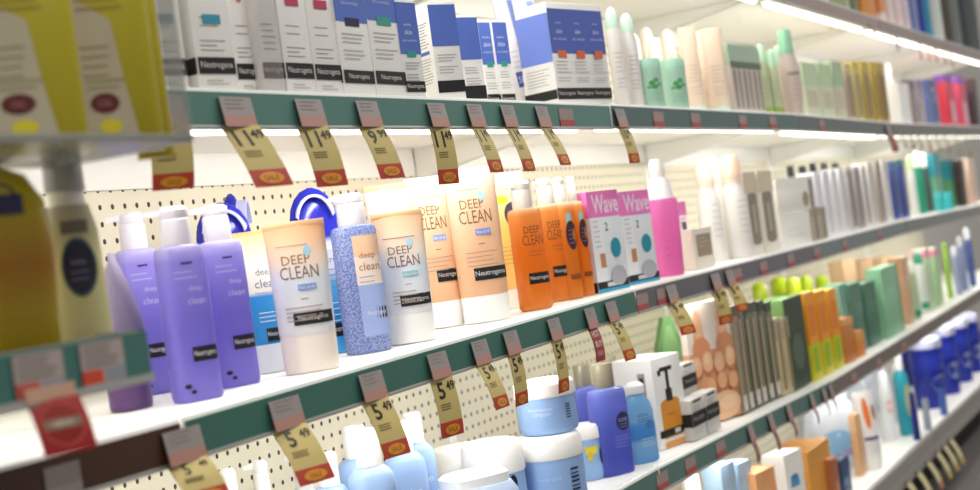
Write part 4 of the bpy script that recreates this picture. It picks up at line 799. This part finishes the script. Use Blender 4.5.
for k, (x0, x1, yt, Y) in enumerate(((764, 780, 283, .16), (781, 800, 278, .18), (796, 813, 278, .12), (809, 823, 276, .17), (824, 838, 276, .17))):
    item(lambda r, W, H, D: vessel(r, W, H, D, ROUND, mat('C6D65A', .35, trans=.2), [('cap', [(.80, .6, .6, 2), (.83, .9, .9, 2), (.96, .86, .86, 2), (1, .5, .5, 2)], mat('B5CC22', .35))]), 'lime_bottle', f'{ORD[k+1]} from the left of the lime capped bottles behind the boxes', 'bottle', 'lime capped bottles', 'bot', x0, x1, yt, Y, round_=True)
for k, (x0, x1) in enumerate(((815, 825), (826, 836), (837, 846))):
    item(mk(two_tone, c='D4CC1E', top='F09C1C', z=.42, front=[('r', -.35, .35, .5, .85, 'E87E12'), ('r', -.3, .2, .1, .38, '9CBC1C'), ('l', -.3, .3, .92, 1, .03, 'F2C050')]), 'carton', f'{["left", "middle", "right"][k]} of three orange and lime cartons', 'carton', 'orange and lime cartons', 'bot', x0, x1, 292-k*1.5, .02, 0, D=.05)
item(mk(two_tone, c='C87A3A', top='E2A66A', z=.85), 'small_carton', 'small orange cube carton right of the lime cartons', 'carton', None, 'bot', 847, 858, 318, .015, 6, D=.05)
item(mk(two_tone, c='D98A3A', top='E0A050'), 'small_carton', 'tiny orange carton before the dark teal cartons', 'carton', None, 'bot', 859, 867, 331, .012, 6, D=.03)
for k, (x0, x1, c) in enumerate(((848, 856, '7CA898'), (857, 870, '56806C'), (870, 884, '4A7562'))):
    item(mk(two_tone, c=c, top=c, front=[('l', -.3, .3, .8, 5, .12, '86A898')]), 'carton', f'{["pale left", "middle", "right"][k]} one of three dusty teal cartons', 'carton', 'dusty teal cartons', 'bot', x0, x1, 284-k, .035 + .01*(k == 0), 0, D=.05)
for k, (x0, x1, yt, Y) in enumerate(((852, 866, 260, .15), (868, 882, 259, .15), (888, 902, 257, .15))):
    item(mk(two_tone, c='D4AC84', top='DEB892'), 'tan_carton', f'{ORD[k+1]} tall tan carton behind the green and teal cartons', 'carton', 'tall tan cartons', 'bot', x0, x1, yt, Y, 0, D=.05)
item(mk(two_tone, c='8CC09A', top='8CC09A', front=[('r', .42, .5, 0, 1, '6E9C7A')]), 'carton', 'plain pale green carton standing tall near the second joint', 'carton', None, 'bot', 887, 908, 266, .02, 0, D=.05)
item(mk(two_tone, c='D8B090', top='D4A884'), 'tan_carton', 'narrow tan carton right of the pale green one', 'carton', None, 'bot', 910, 916, 257, .03, 0, D=.05)
for k, (x0, x1, yt, c, cap) in enumerate(((914, 922, 262, 'C4E0C4', 'EFF4F0'), (919, 930, 252, 'E6F2EA', '2E9478'))):
    item(mk(round_top, c=c, cap=cap, cz=.80, front=[('r', -.4, .4, .05, .16, '2E9478')]), 'lotion_bottle', ['pale green bottle with a white cap right of the tan carton', 'white bottle with a green cap and foot'][k], 'bottle', 'green and white bottles', 'bot', x0, x1, yt, .03+.02*k, round_=True)
for k, (x0, x1, c) in enumerate(((931, 938, 'C8DDB8'), (939, 946, 'B4D8A4'))):
    item(mk(two_tone, c=c, top='E89AB0', z=.86), 'carton', f'{["left", "right"][k]} of two pale green cartons with pink tops', 'carton', 'pink topped cartons', 'bot', x0, x1, 249-k, .03, 0, D=.05)
item(mk(round_top, c='A8D25A', cap='98C83E', cz=.8), 'lotion_bottle', 'apple green slim bottle right of the pink topped cartons', 'bottle', None, 'bot', 948, 954, 243, .04, round_=True)
for k, (x0, x1, yt, c) in enumerate(((956, 963, 246, 'A8B4D2'), (963, 969, 236, '8C9CC8'), (970, 977, 228, '5A70B4'))):
    item(mk(round_top, c=c, cap='DDE2EE', cz=.8), 'lotion_bottle', f'{["pale", "mid toned", "dark"][k]} blue bottle at the far right of the second lowest shelf', 'bottle', 'far blue bottles', 'bot', x0, x1, yt, .04, round_=True)

# ---- bottom shelf
for k, (x0, x1, yt) in enumerate(((640, 664, 472), (672, 696, 468))):
    item(mk(round_top, c='F0EEEA', cap='F4F2EE', cz=.8), 'white_bottle', f'{["left", "right"][k]} white rounded bottle top at the picture bottom edge', 'bottle', 'white bottles on the bottom shelf', 'low', x0+22, x1+22, yt, .10, round_=True)
for k, (x0, x1) in enumerate(((736, 750), (751, 765))):
    item(mk(two_tone, c='A8CBE8', top='B9D6EE', front=[('l', -.3, .3, .8, 4, .1, 'D8EAF6')]), 'carton', f'{["left", "right"][k]} pale blue carton at the picture bottom', 'carton', 'pale blue cartons', 'low', x0, x1, 464-k*2, .05, 10, D=.05)
item(mk(two_tone, c='F0A468', top='F0AC74'), 'carton', 'pale orange carton left of the white carton with blue mark', 'carton', None, 'low', 768, 787, 470, .02, 10, D=.05)
item(mk(two_tone, c='F1EFEC', top='F4F2EE', front=[('e', -.05, .72, .22, .04, '3E86B8'), ('r', -.28, .2, .62, .70, '5A98C4')]), 'carton', 'white carton with a blue mark on its front, bottom shelf', 'carton', None, 'low', 795, 813, 452, .02, 10, D=.06)
item(mk(two_tone, c='D8963E', top='DE9C48'), 'carton', 'large amber orange carton next to the white carton with blue mark', 'carton', None, 'low', 815, 838, 445, .05, 0, D=.11)
for k, (x0, x1, c) in enumerate(((837, 843, 'A8643E'), (844, 854, '2E4A70'))):
    item(mk(two_tone, c=c, top=c, front=[('r', -.3, .3, .3, .5, '6A8AB0' if k else 'C88A5E')]), 'carton', ['low rust brown carton beside the navy one', 'low navy carton right of the amber orange carton'][k], 'carton', None, 'low', x0, x1, 458, .03, 0, D=.05)
def bag(r, W, H, D=.1, c='E4EAF2', disc='7CB0DC'):
    rows = [(0, W*.44, D*.42, 3), (H*.12, W*.52, D*.5, 2.6), (H*.5, W*.5, D*.52, 2.4), (H*.82, W*.44, D*.36, 2.4), (H*.93, W*.34, D*.14, 2.6), (H, W*.4, D*.05, 3)]
    b = MB().loft(rows, mat(c, .18, trans=.3), 36)
    rr = random.Random(int(W*1e5))
    b.v = [(x*(1+.06*rr.uniform(-1, 1)), y*(1+.1*rr.uniform(-1, 1)), z) for x, y, z in b.v]
    b.build('bag_film', r)
    sf = loft_front(rows); l = MB(); deco(l, sf, W, H, [('e', -.15, .42, .26, .16, disc), ('e', .1, .25, .2, .05, 'B4A8D4')], .006); l.build('printed_label', r)
for k, (x0, x1, yt, Y, ds) in enumerate(((822, 876, 398, .12, '8CBCE2'), (850, 884, 374, .22, 'C4CCE4'), (866, 900, 362, .26, 'DADFEA'))):
    item(lambda r, W, H, D, ds=ds: bag(r, W, H, D, disc=ds), 'plastic_bag', f'{["front bag with a light blue disc", "middle bag of white film", "tall pale bag at the right end"][k]} of cotton packs on the bottom shelf', 'bag', 'white plastic bags', 'low', x0, x1, yt, Y, 30, D=.12)
item(tube, 'cream_tube', 'white tube with an orange flame mark on the bottom shelf', 'tube', None, 'low', 868, 888, 392, .03, 40, D=.06, body='F0ECEA', cap='F2F0EC', capz=.2, front=[('e', -.05, .72, .16, .2, 'D9702E'), ('e', .3, .72, .1, .1, 'A0702E'), ('r', -.35, .35, .38, .42, '5A3E78')])
item(mk(two_tone, c='D8A878', top='E2B78A'), 'carton', 'tan carton peeking out left of the orange-flame tube', 'carton', None, 'low', 862, 868, 414, .055, 0, D=.02)
for k, (x0, x1, yt, Y) in enumerate(((884, 898, 372, .10), (896, 910, 364, .13))):
    item(mk(round_top, c='EEF0F4', cap='E4E8F0', cz=.82, front=[('e', 0, .5, .3, .1, 'D8B0A8')]), 'white_bottle', f'{["nearer", "farther"][k]} tall white bottle between the flame tube and the teal bottle', 'bottle', 'tall white bottles on the bottom shelf', 'low', x0, x1, yt, Y, round_=True)
item(lambda r, W, H, D: vessel(r, W, H, D, SLIM, mat('2E9EB0', .35, trans=.1), [('cap', [(.78, .5, .6, 2), (1, .46, .56, 2)], mat('EFF0F0', .4))], [('e', .12, .42, .26, .2, 'B4B88A')]), 'teal_bottle', 'teal bottle with a pale leaf mark on the bottom shelf', 'bottle', None, 'low', 901, 915, 352, .06, round_=True)
def tub(r, W, H, D):
    vessel(r, W, H, D, [(0, .86, .86, 2), (.03, .9, .9, 2), (.5, .97, .97, 2), (.52, 1.02, 1.02, 2), (.56, 1.02, 1.02, 2), (.58, .98, .98, 2), (.86, 1, 1, 2)], mat('1E2E9C', .3), [('lid', [(.86, 1.05, 1.05, 2), (.96, 1.05, 1.05, 2), (1, .9, .9, 2)], mat('C9CCE8', .4))], [('e', .15, .35, .3, .12, '8A9ABE'), ('r', -.4, .3, .62, .74, '2A3CB0')], body='tub_body')
for k, (x0, x1, yt, Y) in enumerate(((916, 948, 338, .09), (934, 962, 326, .09), (950, 974, 319, .09), (962, 984, 314, .09), (905, 936, 340, .26))):
    item(tub, 'blue_tub', ['nearest royal blue tub beside the teal bottle', 'second royal blue tub with a pale lid', 'third royal blue tub along the bottom shelf', 'farthest royal blue tub at the right edge', 'royal blue tub set back behind the nearest one'][k], 'tub', 'royal blue tubs', 'low', x0, x1, yt, Y, round_=True)
for k, (x0, x1) in enumerate(((914, 921), (925, 932), (941, 948))):
    item(mk(round_top, c=['26308A', 'B8BCC8', '4E6EC0'][k], cap=['1E2870', '2A3A9A', '24348C'][k], cz=.7), 'small_bottle', ['small navy bottle before the tubs', 'small pale bottle with a blue cap before the tubs', 'small light blue bottle before the farther tubs'][k], 'bottle', 'small bottles before the tubs', 'low', x0, x1, 392-k*8, .008, round_=True)

# ---- highest shelf, upper right corner
UPR = [(846, 852, 'A8B48E', 'dull green carton, leftmost'), (853, 861, '6E7450', 'olive carton'), (862, 880, 'D98A2E', 'bright orange carton'), (881, 889, 'EBDCD2', 'cream carton with an orange top'), (890, 897, 'E8D6CE', 'pale pink carton'), (898, 906, 'EAD2D6', 'rose carton'), (907, 913, 'E0CCD8', 'lilac pink carton'), (914, 921, '6A78B8', 'periwinkle carton')]
for x0, x1, c, lb in UPR:
    item(mk(two_tone, c=c, top='E08A4A' if 'orange top' in lb else c, z=.12 if 'orange top' in lb else .9, front=[('r', -.3, .3, .04, .14, 'F0DCD0')] if c[0] == 'E' else ()), 'carton', f'{lb} on the highest shelf at the upper right', 'carton', 'cartons on the highest shelf', 'up', x0, x1, -70, .03, 0, D=.05)
for x0, x1, c, cap, lb in ((921, 927, '3A50B0', '2A3CA0', 'royal blue bottle beside the periwinkle carton'), (927, 934, '4AA0C4', '2A44B0', 'sky blue bottle with a dark top'), (935, 945, 'E6ECE6', 'D2E2D6', 'whitish bottle left of the dark ones'), (946, 955, '5E5A52', '4A463E', 'dark olive grey bottle'), (956, 963, '8A9090', '7C8484', 'grey bottle between two dark ones'), (963, 972, '4A5458', '5A6468', 'slate bottle'), (973, 982, '6A7070', '5E6464', 'smoky bottle at the upper right corner')):
    item(mk(round_top, c=c, cap=cap, cz=.8, trans=.1), 'tall_bottle', f'{lb} on the highest shelf', 'bottle', 'bottles on the highest shelf', 'up', x0, x1, -50, .04, round_=True)

# ================================================================== LIGHT
wd = bpy.data.worlds.new('store_air'); scn.world = wd; wd.use_nodes = True
wd.node_tree.nodes['Background'].inputs[0].default_value = (1, .985, .95, 1); wd.node_tree.nodes['Background'].inputs[1].default_value = .45
def area(name, loc, rot, sx, sy, e, col=(1, .98, .93)):
    l = bpy.data.lights.new(name, 'AREA'); l.shape = 'RECTANGLE'; l.size = sx; l.size_y = sy; l.energy = e; l.color = col
    o = bpy.data.objects.new(name, l); C.objects.link(o); o.location = loc; o.rotation_euler = rot; return o
for sh, i, x, z, L in LIGHTS:
    e = {'up': 2.6, 'top': 2.6, 'mid': 1.9, 'bot': 1.5}[sh] * (1 if i < 3 else .72)
    if sh == 'up' and i == 2: e = 1.9
    area('shelf_tube_light', (x, .05, z-.004), (math.radians(28), 0, 0), L-.06, .014, e)
for x in (0, 2.4, 4.8, 7.2):
    area('aisle_ceiling_light', (x, -1.6, 3.1), (math.radians(-12), 0, 0), 1.2, .5, 26)

# ================================================================== CAMERA
cd = bpy.data.cameras.new('camera'); cam = bpy.data.objects.new('camera', cd); C.objects.link(cam)
cd.sensor_width = 36; cd.lens = F_PX/980*36; cd.clip_start = .05
from mathutils import Matrix
M = Matrix(((RT[0], UP[0], -FW[0], CAM[0]), (RT[1], UP[1], -FW[1], CAM[1]), (RT[2], UP[2], -FW[2], CAM[2]), (0, 0, 0, 1)))
cam.matrix_world = M
cd.dof.use_dof = True; cd.dof.focus_distance = 2.05; cd.dof.aperture_fstop = 3.6
scn.camera = cam
vs = scn.view_settings; vs.view_transform = 'Standard'; vs.look = 'None'; vs.exposure = 0.14; vs.gamma = 1; vs.use_curve_mapping = False
